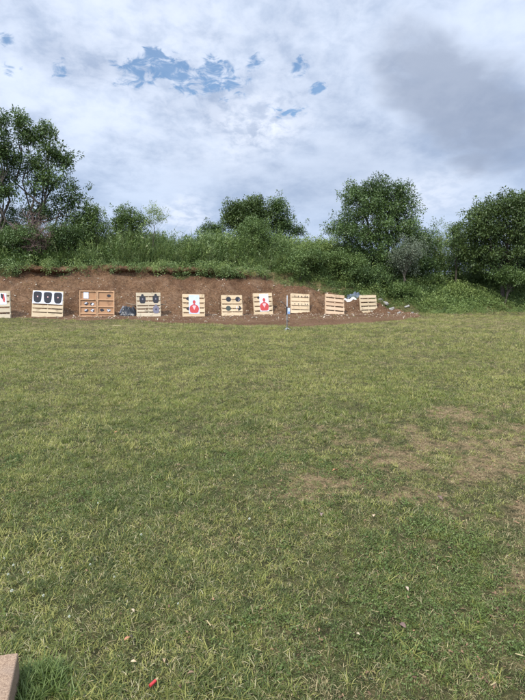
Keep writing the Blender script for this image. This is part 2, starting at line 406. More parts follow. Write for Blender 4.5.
def scatter(name, clumps, P_, rot, scl, idx):
    """one stuff object: a point mesh whose geometry nodes set one of the clumps on each point"""
    coll = bpy.data.collections.new(name + '_clumps')
    for i, c_ in enumerate(clumps):
        c_.name = '%s_%02d' % (name, i); coll.objects.link(c_)
    me = bpy.data.meshes.new(name); me.vertices.add(len(P_)); me.vertices.foreach_set('co', np.asarray(P_, np.float32).ravel())
    a = me.attributes.new('rot', 'FLOAT_VECTOR', 'POINT'); a.data.foreach_set('vector', np.asarray(rot, np.float32).ravel())
    a = me.attributes.new('scl', 'FLOAT', 'POINT'); a.data.foreach_set('value', np.asarray(scl, np.float32))
    a = me.attributes.new('idx', 'INT', 'POINT'); a.data.foreach_set('value', np.asarray(idx, np.int32))
    o = bpy.data.objects.new(name, me); COL.objects.link(o)
    ng = bpy.data.node_groups.new(name, 'GeometryNodeTree')
    ng.interface.new_socket('Geometry', in_out='INPUT', socket_type='NodeSocketGeometry')
    ng.interface.new_socket('Geometry', in_out='OUTPUT', socket_type='NodeSocketGeometry')
    N = ng.nodes; L = ng.links
    gi = N.new('NodeGroupInput'); go = N.new('NodeGroupOutput'); ip = N.new('GeometryNodeInstanceOnPoints')
    ci = N.new('GeometryNodeCollectionInfo'); ci.inputs['Collection'].default_value = coll
    ci.inputs['Separate Children'].default_value = True; ci.inputs['Reset Children'].default_value = True
    def na(nm, ty):
        q = N.new('GeometryNodeInputNamedAttribute'); q.data_type = ty; q.inputs['Name'].default_value = nm; return q.outputs['Attribute']
    L.new(gi.outputs[0], ip.inputs['Points']); L.new(ci.outputs[0], ip.inputs['Instance']); ip.inputs['Pick Instance'].default_value = True
    L.new(na('idx', 'INT'), ip.inputs['Instance Index']); L.new(na('rot', 'FLOAT_VECTOR'), ip.inputs['Rotation']); L.new(na('scl', 'FLOAT'), ip.inputs['Scale'])
    L.new(ip.outputs[0], go.inputs[0])
    md = o.modifiers.new('scatter', 'NODES'); md.node_group = ng
    return o

G_green = leafmat('grass_green', (0.045, 0.068, 0.012), (0.275, 0.298, 0.066), 0.3, 0.55, 0.45, 1.4, dry=(0.40, 0.36, 0.20))
G_yel = leafmat('grass_yellowing', (0.155, 0.160, 0.036), (0.48, 0.445, 0.135), 0.25, 0.6, 0.3, 1.1, dry=(0.48, 0.42, 0.27))
G_dry = leafmat('grass_straw', (0.21, 0.155, 0.068), (0.50, 0.41, 0.215), 0.15, 0.7, 0.25, 1.5)
G_deep = leafmat('grass_deep_green', (0.032, 0.052, 0.012), (0.170, 0.205, 0.055), 0.3, 0.55, 0.4, 1.6, dry=(0.36, 0.32, 0.17))
G_lush = leafmat('grass_lush', (0.050, 0.085, 0.018), (0.17, 0.225, 0.06), 0.3, 0.5, 0.3, 2.0)

def leafcloud(C_, n_per, spread, L, W, r, droop=0.3, up=0.2, flat=1.0):
    """n_per folded leaves about each centre of C_; returns V, F, rnd"""
    N = len(C_) * n_per
    base = np.repeat(C_, n_per, 0)
    off = r.normal(0, 1, (N, 3)); off /= np.linalg.norm(off, axis=1)[:, None]; off *= (r.random(N) ** 0.5)[:, None] * spread
    off[:, 2] *= flat
    p = base + off
    a = off / (np.linalg.norm(off, axis=1)[:, None] + 1e-6) + r.normal(0, 0.55, (N, 3)); a[:, 2] += up - droop * r.random(N) * 2
    a /= np.linalg.norm(a, axis=1)[:, None]
    s = np.cross(a, r.normal(0, 0.45, (N, 3)) + np.array([0, 0, 1.0])); s /= np.linalg.norm(s, axis=1)[:, None] + 1e-6
    nrm = np.cross(s, a)
    l = (L * r.uniform(0.6, 1.3, N))[:, None]; wd = (W * r.uniform(0.7, 1.2, N))[:, None]
    v0 = p; v1 = p + a * l * 0.45 + s * wd * 0.5 + nrm * wd * 0.12; v2 = p + a * l - nrm * l * 0.08; v3 = p + a * l * 0.45 - s * wd * 0.5 + nrm * wd * 0.12
    V = np.stack([v0, v1, v2, v3], 1).reshape(-1, 3); F_ = np.arange(4 * N, dtype=np.int32).reshape(-1, 4)
    cr = np.repeat(r.random(len(C_)), n_per)
    rn = np.clip(0.6 * cr ** 1.3 + 0.5 * r.random(N) ** 1.2, 0, 1)
    return V, F_, np.repeat(rn, 4)

def lawn():
    cl = []
    for s in range(4): cl.append(clump('c', *blades(20, 0.055, 0.056, 0.0040, 1.7, 100 + s), G_deep if s < 2 else G_green))
    for s in range(3): cl.append(clump('c', *blades(18, 0.055, 0.052, 0.0038, 1.9, 110 + s), G_yel))
    for s in range(3): cl.append(clump('c', *blades(15, 0.06, 0.052, 0.0030, 2.6, 120 + s), G_dry))
    for s in range(2): cl.append(clump('c', *blades(13, 0.022, 0.105, 0.0055, 1.5, 130 + s), G_green))      # taller tufts
    cl.append(clump('c', *blades(14, 0.022, 0.10, 0.0048, 1.7, 133), G_yel))
    for s in range(2): cl.append(clump('c', *blades(15, 0.04, 0.11, 0.0065, 1.1, 136 + s), G_lush))         # 13, 14
    for s in range(2):                                                                                       # 15, 16: low clover leaves
        r = np.random.default_rng(140 + s); c_ = np.concatenate([r.normal(0, .035, (16, 2)), r.uniform(.012, .035, (16, 1))], 1)
        V, F_, rn = leafcloud(c_, 3, 0.009, 0.013, 0.012, r, .05, .1, .2); cl.append(clump('c', V, F_.tolist(), rn, G_lush))
    pts = []; rot = []; scl = []; idx = []
    bands = [(1.0, 3.0, 1750, 0.74), (3.0, 5.0, 1150, 0.86), (5.0, 8.0, 680, 1.0), (8.0, 13.0, 320, 1.25), (13.0, 26, 150, 1.6), (26, 32, 50, 2.0)]
    for y0, y1, dens, sc in bands:
        hw = 0.62 * y1 + 1.6; n = int(dens * (y1 - y0) * 2 * hw)
        x = rng.uniform(-hw, hw, n); y = rng.uniform(y0, y1, n)
        dr = drymask(x, y); dt_ = dirtmask(x, y)
        past = y > yline(x) + np.minimum(vegstart(x), 1.5) + 1.0
        thick = 0.5 + fbm(x * 1.7, y * 1.7, 3, 31)
        keep = (rng.random(n) < (1 - 0.30 * dr) * np.clip(thick * 1.3 - .3, 0.3, 1)) & (rng.random(n) > ss(dt_, 0.15, 0.6) * 0.985) & (~past)
        x, y, dr = x[keep], y[keep], dr[keep]; m_ = len(x)
        u = rng.random(m_); green = fbm(x * 0.9, y * 0.9, 4, 33)
        far = ss(y, 4, 12)
        pd = 0.12 + 0.12 * far + 0.12 * ss(y, 12, 20) + 0.55 * dr; py_ = 0.07 + 0.32 * ss(green, 0.40, 0.62) + 0.42 * far
        k = np.where(u < pd, 7 + rng.integers(0, 3, m_), np.where(u < pd + py_ * (1 - pd), 4 + rng.integers(0, 3, m_), np.where(rng.random(m_) < .85 - .75 * ss(y, 2.2, 8.5), rng.integers(0, 2, m_), rng.integers(2, 4, m_))))
        tuft = (rng.random(m_) < 0.035 * (1 - 0.5 * dr) * (1 - 0.8 * ss(y, 6, 12)))
        k = np.where(tuft, 10 + rng.integers(0, 3, m_), k)
        clv = (y < 5) & (rng.random(m_) < .13 * ss(fbm(x * 1.1, y * 1.1, 3, 36), .5, .62)); k = np.where(clv, 15 + rng.integers(0, 2, m_), k)
        s_ = sc * rng.uniform(0.7, 1.25, m_) * (1 - 0.25 * dr) * (0.62 + 0.76 * fbm(x * 2.4, y * 2.4, 3, 37))
        z = height(x, y)
        pts.append(np.stack([x, y, z - 0.002], 1)); rot.append(np.stack([rng.normal(0, .15, m_), rng.normal(0, .15, m_), rng.uniform(0, 6.283, m_)], 1)); scl.append(s_); idx.append(k)
    # lush uncut grass along the slab
    n = 260; x = -1.02 + rng.normal(0, 1, n) * 0.07 + 0.03; y = rng.uniform(1.45, 2.12, n); x = x - (2.1 - y) * 0.12 + 0.05
    pts.append(np.stack([x, y, height(x, y)], 1)); rot.append(np.stack([rng.normal(0, .2, n), rng.normal(0, .2, n), rng.uniform(0, 6.283, n)], 1)); scl.append(rng.uniform(0.6, 1.1, n)); idx.append(13 + rng.integers(0, 2, n))
    o = scatter('lawn_grass', cl, np.concatenate(pts), np.concatenate(rot), np.concatenate(scl), np.concatenate(idx))
    tag(o, 'short mown lawn grass, green with straw coloured worn patches, filling the foreground', 'grass', kind='stuff')
lawn()

def tubes(segs, n=6):
    """segs: list of (p, q, r0, r1)"""
    p = np.array([s[0] for s in segs], float); q = np.array([s[1] for s in segs], float); r0 = np.array([s[2] for s in segs]); r1 = np.array([s[3] for s in segs])
    z = q - p; z /= np.linalg.norm(z, axis=1)[:, None] + 1e-9
    h = np.where(np.abs(z[:, 2:3]) > 0.9, np.array([[1.0, 0, 0]]), np.array([[0, 0, 1.0]]))
    x = np.cross(z, h); x /= np.linalg.norm(x, axis=1)[:, None]; y = np.cross(z, x)
    th = np.arange(n) * 2 * math.pi / n; c = np.cos(th)[None, :, None]; s = np.sin(th)[None, :, None]
    ring = x[:, None] * c + y[:, None] * s
    A = p[:, None] + ring * r0[:, None, None]; B = q[:, None] + ring * r1[:, None, None]
    V = np.concatenate([A, B], 1).reshape(-1, 3)
    i = np.arange(n); f = np.stack([i, (i + 1) % n, (i + 1) % n + n, i + n], 1)
    F_ = (f[None] + (np.arange(len(segs)) * 2 * n)[:, None, None]).reshape(-1, 4)
    return V, F_
def limb(p, q, r0, r1, r, k=4, wob=0.06):
    p = np.array(p, float); q = np.array(q, float); L = np.linalg.norm(q - p); pts = [p]
    for i in range(1, k): pts.append(p + (q - p) * i / k + r.normal(0, wob * L / 1.5, 3) * np.array([1, 1, 0.5]))
    pts.append(q); out_ = []
    for i in range(k): out_.append((pts[i], pts[i + 1], r0 + (r1 - r0) * i / k, r0 + (r1 - r0) * (i + 1) / k))
    return out_, pts

bark = plain('bark', (0.075, 0.060, 0.046), 0.9, 0.35, 9, bump=0.6)
twigm = plain('bare_twigs', (0.19, 0.125, 0.105), 0.9, 0.3, 9)
L_dark = leafmat('leaf_dark', (0.030, 0.056, 0.020), (0.135, 0.200, 0.062), 0.18, 0.42, 0.3, 0.5)
L_mid = leafmat('leaf_mid', (0.050, 0.088, 0.025), (0.180, 0.250, 0.075), 0.22, 0.45, 0.3, 0.6)
L_light = leafmat('leaf_light', (0.100, 0.150, 0.038), (0.310, 0.380, 0.120), 0.28, 0.5, 0.3, 0.7)
L_olive = leafmat('leaf_olive', (0.030, 0.050, 0.018), (0.135, 0.185, 0.055), 0.2, 0.45, 0.3, 0.6)
L_grey = leafmat('leaf_grey', (0.085, 0.105, 0.065), (0.23, 0.26, 0.18), 0.15, 0.6, 0.3, 0.8)
L_reed = leafmat('reed_green', (0.140, 0.205, 0.070), (0.40, 0.48, 0.23), 0.28, 0.5, 0.3, 0.45, dry=(0.42, 0.40, 0.22))

def tree(name, label, cat, base, lobes, m, leaf=(0.15, 0.075), n_cl=14, n_per=34, spread=0.34, seed=1, trunk=0.13, group=None, stem=None, droop=0.3, twigs=True, tm=None, fill=2.1, rag=1.0):
    """lobes: (centre, (rx,ry,rz), weight) in world space"""
    r = np.random.default_rng(seed); base = np.array(base, float)
    root = empty(name, Matrix.Translation(Vector(base))); tag(root, label, cat, group)
    segs = []; cents = []
    top = np.mean([np.array(l[0]) for l in lobes], 0)
    fork = base + (top - base) * 0.42; fork[:2] = base[:2] + (top[:2] - base[:2]) * 0.25
    sg, tp = limb(base - [0, 0, 0.3], fork, trunk, trunk * 0.75, r, 5, 0.035); segs += sg
    tone = []
    for (c, rad, wt) in lobes:
        lt = r.normal(0, .13); c = np.array(c, float); rad = np.array(rad, float)
        start = tp[r.integers(3, len(tp))]
        sg, lp = limb(start, c, trunk * 0.5, trunk * 0.14, r, 5, 0.09); segs += sg
        k = max(3, int(n_cl * wt * fill))
        for j in range(k):
            u = r.normal(0, 1, 3); u /= np.linalg.norm(u); f = r.random() ** 0.40 * r.uniform(0.72, 1.0 + 0.26 * rag)
            if u[2] < -0.55: u[2] *= 0.6
            pt = c + u * rad * f
            cents.append(pt); tone.append(lt)
            if twigs and r.random() < .35:
                src = lp[r.integers(2, len(lp))]
                sg, _ = limb(src, pt, trunk * 0.12, trunk * 0.03, r, 3, 0.08); segs += sg
    V, F_ = tubes(segs); V = V - base
    npmesh('trunk', V, F_, tm or bark, root, smooth=True, rnd=np.zeros(len(V)))
    C_ = np.array(cents)
    # every clump is uneven: a few sub-clumps about its twig end
    sub = np.repeat(C_, 4, 0) + r.normal(0, spread * 0.75, (len(C_) * 4, 3)) * np.array([1, 1, 0.7])
    npl = max(3, int(n_per * .34 * 1.75))
    V, F_, rn = leafcloud(sub, npl, spread * 0.66, leaf[0] * .72, leaf[1] * .74, r, droop)
    rn = np.clip(rn + np.repeat(np.array(tone), 16 * npl), 0, 1)
    npmesh('crown', V - base, F_, m, root, rnd=rn)
    return root
def lobe(px, py, Y, wpx, hpx, wt=1.0, dep=None):
    c = at(px, py, Y); k = Y / F
    return (tuple(c), (wpx / 2 * k, (dep or wpx / 2 * k * 0.9), hpx / 2 * k), wt)
def stand(px, Y):
    x = (px - 262.5) * Y / F * 0.99
    return (x, Y, float(height(x, Y)))

# left end of the berm
tree('tree', 'tall dark green tree cut off by the left edge of the photo', 'tree', stand(3, 27.5),
     [lobe(-3, 125, 27.5, 24, 26, 1), lobe(2, 150, 27.5, 26, 26, 1), lobe(-8, 178, 27.8, 38, 34, 1.4), lobe(6, 192, 27.5, 22, 16, .6), lobe(-20, 150, 28, 40, 50, 1.6), lobe(-28, 205, 28.5, 44, 50, 1.6), lobe(0, 228, 28.5, 34, 20, .8)],
     L_dark, n_cl=20, n_per=44, spread=0.30, leaf=(0.20, 0.085), seed=21, trunk=0.12, fill=1.0)
tree('tree', 'tall open crowned tree just right of the leftmost tree', 'tree', stand(34, 28.5),
     [lobe(17, 121, 28.5, 18, 16, .6), lobe(28, 136, 28.5, 30, 26, 1.2), lobe(45, 133, 28.7, 20, 22, .8), lobe(50, 152, 28.5, 34, 24, 1.2), lobe(28, 162, 28.3, 34, 24, 1.2), lobe(64, 162, 28.6, 16, 14, .5), lobe(46, 180, 28.4, 50, 28, 1.6), lobe(72, 196, 28.6, 24, 26, .9), lobe(44, 208, 29.0, 62, 34, 1.8), lobe(80, 215, 28.8, 26, 26, .9)],
     L_dark, n_cl=17, n_per=40, spread=0.29, leaf=(0.20, 0.085), seed=22, trunk=0.11, fill=1.0)
def bare_bush(name, label, base, rad, h, seed, n=46):
    r = np.random.default_rng(seed); base = np.array(base); root = empty(name, Matrix.Translation(Vector(base))); tag(root, label, 'bush'); segs = []
    for i in range(n):
        a = r.uniform(0, 6.283); e = r.uniform(0.15, 1.0); q = base + np.array([math.cos(a) * rad * e, math.sin(a) * rad * 0.7 * e, h * (1.05 - 0.55 * e * e) * r.uniform(0.6, 1.05)])
        sg, pt = limb(base + r.normal(0, .08, 3) * [1, 1, 0], q, 0.03, 0.008, r, 4, 0.09); segs += sg
        for j in range(16):
            s_ = pt[r.integers(1, 5)]; dv = r.normal(0, 1, 3); dv[2] = abs(dv[2]) * 0.8; dv /= np.linalg.norm(dv)
            sg, p2 = limb(s_, s_ + dv * r.uniform(.2, .55), 0.009, 0.004, r, 2, 0.1); segs += sg
            for k in range(2):
                dv2 = dv + r.normal(0, .6, 3); sg, _ = limb(p2[1], p2[1] + dv2 * .2, 0.005, 0.003, r, 1, .1); segs += sg
    V, F_ = tubes(segs, 4); npmesh('branches', V - base, F_, twigm, root, rnd=np.zeros(len(V)))
    return root
p = stand(40, 26.9)
bare_bush('bush', 'leafless reddish brown twiggy bush below the tall trees on the left', p, 1.45, 2.3, 5)

# far and near growth along the top of the berm
def shrub(px, py, Y, wpx, hpx, m, label, seed, leaf=(0.12, 0.06), n=1.0, group=None, name='shrub', cat='shrub', spread=0.26, n_per=34):
    """rounded shrub whose leaves run down to the soil: px,py is the middle of its visible mass"""
    r = np.random.default_rng(seed); L = []
    c = at(px, py, Y); k = Y / F; wx = wpx * k; hz = hpx * k
    for i in range(5):
        a = r.uniform(-0.32, 0.32); bz = r.uniform(-0.25, 0.25)
        L.append(((c[0] + a * wx, c[1] + r.uniform(-.3, .3) * wx * .6, c[2] + bz * hz), (wx * .30, wx * .28, hz * .30), 0.9 * n))
    bx, by = c[0], c[1]
    return tree(name, label, cat, (bx, by, float(height(bx, by))), L, m, leaf, 10, n_per, spread, seed, 0.05, group)
tree('small_tree', 'small bushy round tree standing in the tall grass on the berm', 'small tree', stand(126, 28.5),
     [lobe(126, 216, 28.5, 24, 18, 1.0), lobe(118, 224, 28.5, 18, 16, .7), lobe(135, 222, 28.5, 16, 18, .7)], L_mid, n_cl=16, n_per=34, spread=0.20, leaf=(0.13, 0.06), seed=31, trunk=0.05)
tree('small_tree', 'thin light green sapling with sparse leaves, right of the bushy round small tree', 'small tree', stand(154, 28.4),
     [lobe(150, 210, 28.4, 14, 16, .5), lobe(159, 217, 28.4, 16, 16, .5), lobe(146, 222, 28.4, 14, 12, .4)], L_light, n_cl=12, n_per=18, spread=0.20, leaf=(0.14, 0.05), seed=32, trunk=0.04)
tree('small_tree', 'slim green sapling between the tall left trees and the bushy round small tree', 'small tree', stand(97, 28.6),
     [lobe(97, 214, 28.6, 18, 16, .7), lobe(100, 226, 28.6, 22, 18, .8), lobe(88, 222, 28.6, 16, 18, .6)], L_mid, n_cl=14, n_per=30, spread=0.2, leaf=(0.14, 0.06), seed=33, trunk=0.05)
tree('tree', 'broad dark round topped tree rising behind the middle of the berm', 'tree', stand(246, 35),
     [lobe(238, 210, 35, 20, 16, .8), lobe(254, 206, 35, 24, 16, 1.0), lobe(232, 220, 35, 14, 14, .5), lobe(246, 222, 35, 34, 22, 1.4), lobe(262, 222, 35, 22, 28, 1.1), lobe(252, 242, 34.5, 40, 24, 1.4)],
     L_olive, n_cl=20, n_per=40, spread=0.34, leaf=(0.20, 0.09), seed=34, trunk=0.16)
tree('tree', 'narrow dark tree just right of the broad round topped tree in the middle', 'tree', stand(280, 35.5),
     [lobe(277, 206, 35.5, 11, 14, .7), lobe(281, 224, 35.5, 18, 26, 1.1), lobe(295, 230, 35.5, 10, 10, .35), lobe(280, 246, 35, 34, 26, 1.2)],
     L_dark, n_cl=20, n_per=38, spread=0.30, leaf=(0.18, 0.08), seed=35, trunk=0.12)
tree('tree', 'mid green bushy tree in front of the broad round topped tree', 'tree', stand(254, 30.5),
     [lobe(252, 226, 30.5, 26, 24, 1), lobe(262, 234, 30.5, 30, 30, 1.2), lobe(246, 244, 30.2, 34, 28, 1.2), lobe(274, 250, 30.2, 30, 26, 1)],
     L_mid, n_cl=17, n_per=38, spread=0.24, leaf=(0.13, 0.055), seed=36, trunk=0.07)
tree('small_tree', 'low tree top peeping over the berm left of the broad round topped tree', 'small tree', stand(212, 37),
     [lobe(207, 229, 37, 14, 11, .5), lobe(217, 228, 37, 16, 13, .6), lobe(214, 240, 37, 34, 16, .9)], L_dark, n_cl=15, n_per=30, spread=0.28, leaf=(0.18, 0.08), seed=37, trunk=0.08)
# right
tree('tree', 'large dark spreading tree above the two rightmost pallets', 'tree', stand(385, 31.5),
     [lobe(357, 194, 31.5, 26, 22, .9), lobe(378, 191, 31.5, 34, 22, 1.1), lobe(398, 192, 31.7, 22, 20, .7), lobe(366, 210, 31.2, 46, 28, 1.6), lobe(394, 210, 31.2, 42, 30, 1.5), lobe(345, 228, 31.2, 34, 24, 1.0), lobe(371, 232, 30.8, 56, 34, 1.8), lobe(404, 230, 31, 48, 36, 1.6), lobe(350, 252, 31, 44, 28, 1.2), lobe(378, 258, 30.6, 60, 34, 1.8), lobe(422, 240, 31.2, 30, 24, .9), lobe(412, 258, 31, 46, 34, 1.4)],
     L_dark, n_cl=19, n_per=42, spread=0.30, leaf=(0.17, 0.075), seed=41, trunk=0.17)
shrub(404, 256, 28.8, 42, 42, L_grey, 'pale grey green bush in front of the large dark tree on the right', 42, leaf=(0.10, 0.045), n=1.3)
tree('small_tree', 'thin bare looking sapling between the two big trees on the right', 'small tree', stand(436, 33),
     [lobe(433, 222, 33, 14, 16, .35), lobe(439, 230, 33, 12, 14, .35), lobe(430, 236, 33, 16, 12, .5)], L_mid, n_cl=12, n_per=10, spread=0.2, leaf=(0.13, 0.05), seed=43, trunk=0.05)
tree('tree', 'big dark domed tree at the right edge of the photo', 'tree', stand(503, 30.0),
     [lobe(510, 206, 30, 40, 24, 1.2), lobe(488, 214, 30, 36, 24, 1.1), lobe(530, 212, 30, 40, 30, 1.3), lobe(478, 230, 30, 34, 26, 1.1), lobe(505, 230, 29.8, 56, 32, 1.8), lobe(535, 236, 30, 50, 40, 1.6), lobe(474, 246, 30.3, 30, 20, .7), lobe(500, 250, 30, 60, 26, 1.6), lobe(484, 262, 30.4, 40, 20, .9), lobe(522, 264, 30.4, 44, 22, 1.0), lobe(560, 225, 31, 50, 60, 1.8)],
     L_olive, n_cl=19, n_per=42, spread=0.31, leaf=(0.19, 0.085), seed=44, trunk=0.12)
tree('small_tree', 'narrow dark tree just left of the big domed tree at the right', 'small tree', stand(456, 31.5),
     [lobe(456, 228, 31.5, 12, 14, .5), lobe(457, 240, 31.5, 18, 20, .9), lobe(460, 256, 31.5, 24, 22, .9)], L_dark, n_cl=17, n_per=34, spread=0.2, leaf=(0.14, 0.06), seed=45, trunk=0.06)
SH = [(446, 250, 33.5, 44, 34, L_light, 'light green shrub seen between the two big trees on the right', 50),
      (440, 270, 32.5, 56, 34, L_mid, 'wide green shrub below the light green shrub on the right', 51),
      (424, 281, 31.5, 44, 20, L_mid, 'green shrub just right of the pale grey green bush foot', 52),
      (470, 276, 32.8, 46, 26, L_mid, 'green shrub left of the trunk of the domed tree', 53),
      (500, 276, 33.5, 64, 44, L_dark, 'dark shrub in the shade behind the domed tree', 54),
      (524, 280, 33, 42, 28, L_dark, 'dark shrub at the right edge under the domed tree', 55),
      (316, 250, 30.2, 44, 30, L_light, 'light green shrub on the berm left of the large dark tree', 57),
      (345, 264, 29.6, 40, 26, L_mid, 'mid green shrub at the left foot of the large dark tree', 58),
      (374, 278, 29.4, 46, 22, L_dark, 'low dark shrub on the slope above the rightmost pallet', 59),
      (300, 262, 28.8, 40, 24, L_mid, 'low shrub on the berm above the pole', 60),
      (12, 240, 26.6, 44, 30, L_dark, 'dark leafy shrub under the leftmost tree', 61),
      (68, 240, 27.2, 44, 34, L_dark, 'dark leafy shrub right of the leafless bush', 62),
      (455, 292, 30.2, 30, 14, L_light, 'bright low shrub at the foot of the bank on the right', 63),
      (398, 291, 28.8, 26, 14, L_mid, 'small green shrub by the loose concrete pieces', 64),
      (560, 285, 30, 60, 60, L_mid, 'shrub past the right edge of the lawn', 65),
      (506, 275, 29.3, 44, 16, L_mid, 'low green shrub in front of the trunk of the domed tree', 73),
      (496, 266, 32.5, 70, 36, L_dark, 'dark shrub directly behind the trunk of the domed tree', 72),
      (474, 262, 34, 54, 44, L_dark, 'dark shrub filling the gap left of the domed tree', 66),
      (520, 262, 34.5, 60, 50, L_dark, 'tall dark shrub behind the domed tree', 67),
      (418, 262, 33, 50, 44, L_dark, 'dark shrub behind the pale grey green bush', 68),
      (330, 262, 31.5, 40, 40, L_mid, 'green shrub behind the left side of the large dark tree', 69),
      (20, 222, 29.5, 60, 40, L_dark, 'dark shrub mass behind the leafless bush', 70),
      (88, 232, 29, 40, 34, L_mid, 'green shrub right of the tall trees on the left', 71)]
for (px, py, Y, wp, hp, m_, lb, sd_) in SH:
    shrub(px, py, Y, wp, hp, m_, lb, sd_, n=1.25 if wp > 40 else 1.0)

# tall reedy grass on the crest, leafy cover on the slope and lip: nobody could count them
def tall_grass():
    cl = [clump('c', *blades(44, 0.40, 2.2 - .25 * s, 0.036 + .004 * s, 1.15 + .12 * s, 200 + s, segs=5), L_reed if s != 2 else L_mid) for s in range(4)]
    for s in range(4):                                             # tall leafy weeds among the grass
        r = np.random.default_rng(260 + s); st = []
        for q in range(7):
            bx, by = r.normal(0, .22, 2); hh_ = r.uniform(.9, 1.9); lx, ly = r.normal(0, .18, 2)
            for z_ in np.arange(.3, hh_, .10): st.append((bx + lx * z_, by + ly * z_, z_))
        V, F_, rn = leafcloud(np.array(st), 6, 0.11, 0.15, 0.042, r, .35, .35); cl.append(clump('c', V, F_.tolist(), rn, [L_light, L_mid, L_reed, L_mid][s]))
    n = 5200; x = rng.uniform(-15, 11, n); t_ = rng.uniform(4.1, 8.5, n); y = yline(x) + t_
    den = ss(fbm(x * .5, y * .5, 3, 41), .25, .5) * (1 - 0.85 * ss(x, 4.5, 8)) * (0.25 + .75 * ss(x, -11, -7.5))
    k = rng.random(n) < den * 0.85; x, y = x[k], y[k]; m_ = len(x)
    s_ = rng.uniform(.55, 1.12, m_) * (0.42 + 0.95 * fbm(x * .8, y * .8, 3, 43)) * (0.55 + 0.45 * ss(y - yline(x), 4.0, 5.2))
    P_ = np.stack([x, y, height(x, y) - .05], 1)
    o = scatter('tall_grass', cl, P_, np.stack([rng.normal(0, .1, m_), rng.normal(0, .1, m_), rng.uniform(0, 6.28, m_)], 1), s_, np.where(rng.random(m_) < .18 + .42 * ss(fbm(x * .8, y * .8, 3, 44), .4, .6), rng.integers(4, 8, m_), rng.integers(0, 4, m_)))
    tag(o, 'tall reedy light green grass along the top of the earth berm', 'tall grass', kind='stuff')
tall_grass()
def undergrowth():
    cl = []
    for s, (m_, up) in enumerate([(L_mid, .3), (L_dark, .2), (L_light, .4), (L_mid, .5)]):
        r = np.random.default_rng(300 + s); c_ = r.normal(0, 1, (16, 3)) * np.array([.22, .22, .12]) + [0, 0, .2]
        V, F_, rn = leafcloud(c_, 11, 0.15, 0.085, 0.045, r, .2, up); cl.append(clump('c', V, F_.tolist(), rn, m_))
    V, F_, rn = blades(26, 0.14, 0.45, 0.016, 1.3, 310, segs=4); cl.append(clump('c', V, F_, rn, L_light))
    V, F_, rn = blades(20, 0.2, 0.35, 0.012, 1.7, 311, segs=4); cl.append(clump('c', V, F_, rn, G_yel))
    n = 21000; x = rng.uniform(-16, 20, n); y = yline(x) + rng.uniform(-2.8, 9.5, n)
    t_ = y - yline(x) - vegstart(x) + (fbm(x * .9, y * .9, 4, 12) - 0.5) * 1.1
    # on the right the cover thins out towards the lawn
    thin = ss(t_, -0.3, 0.9) * np.where(x > 7.6, ss(y - yline(x), -2.6, 1.4), 1)
    hole_ = .45 + .55 * ss(fbm(x * .7, y * .7, 3, 46), .28, .42)
    k = (rng.random(n) < thin * hole_ * 0.9); x, y, t_ = x[k], y[k], t_[k]; m_ = len(x)
    s_ = rng.uniform(.6, 1.3, m_) * (0.5 + np.where(x < -7, 1.5, 0.95) * ss(t_, 0, 2.6)) * np.where(x > 6.5, 0.62, 1) * (0.7 + .6 * fbm(x * .6, y * .6, 3, 47))
    u = rng.random(m_); dark_ = (x < -8) | (fbm(x * .4, y * .4, 3, 48) > .55)
    kk = np.where(u < .2, 4, np.where(u < .30, 5, np.where(dark_, rng.choice([0, 1, 1, 3], m_), rng.choice([0, 2, 2, 3], m_))))
    kk = np.where((x > 5.5) & (t_ < 2.4) & (rng.random(m_) < .7), rng.choice([2, 2, 4, 5, 5], m_), kk)
    kk = np.where((t_ < .5) & (rng.random(m_) < .5), 4 + rng.integers(0, 2, m_), kk)
    # plants growing on and hanging over the sod edge
    q = 420; hx = rng.uniform(-18, .3, q); ht = rng.uniform(3.15, 3.8, q); hy = yline(hx) + ht; hk = rng.random(q) < (.22 + .75 * ss(fbm(hx * .8, hx * 0, 3, 66), .45, .62)); hx, hy, ht = hx[hk], hy[hk], ht[hk]; q = len(hx)
    hz = height(hx, yline(hx) + 3.8) - .04 - .10 * (ht < 3.35)
    PX = np.concatenate([np.stack([x, y, height(x, y) - .03], 1), np.stack([hx, hy, hz], 1)])
    RX = np.concatenate([np.stack([rng.normal(0, .2, m_), rng.normal(0, .2, m_), rng.uniform(0, 6.28, m_)], 1), np.stack([rng.uniform(.3, 1.3, q), rng.normal(0, .3, q), rng.normal(0, .5, q)], 1)])
    s_ = np.concatenate([s_, rng.uniform(.5, 1.0, q)]); kk = np.concatenate([kk, rng.choice([0, 2, 3, 4, 5, 5], q)])
    o = scatter('undergrowth', cl, PX, RX, s_, kk)
    tag(o, 'leafy weeds and vines covering the top and the right end of the berm', 'undergrowth', kind='stuff')
undergrowth()

# ------------------------------------------------------------------ small loose bits on the bare soil
chipm = leafmat('pale_chips', (0.20, 0.150, 0.10), (0.56, 0.48, 0.37), 0.0, 0.8, 0.0)
def debris():
    mb = MB(); n = 0; r = np.random.default_rng(77)
    while n < 2600:
        x = r.uniform(-15, 8.5); y = yline(x) + r.uniform(-2.6, 3.4)
        d_ = float(dirtmask(x, y)); t_ = y - yline(x)
        if r.random() > d_ * (0.35 + 0.65 * math.exp(-((t_ - 0.5) / 1.1) ** 2)): continue
        n += 1; z = float(height(x, y)); s = r.uniform(.008, .030) * (2.1 if r.random() < .06 else 1)
        rot = Euler((r.normal(0, .6), r.normal(0, .6), r.uniform(0, 6.28))).to_matrix()
        mb.box((x, y, z + s * .25), (s * r.uniform(.8, 3.2), s, s * r.uniform(.15, .7)), rot, r=float(r.random() ** 1.2), jit=s * .15)
    o = mb.build('rubble', chipm); tag(o, 'pale wood chips and clay fragments littering the bare earth berm', 'litter', kind='stuff')
debris()
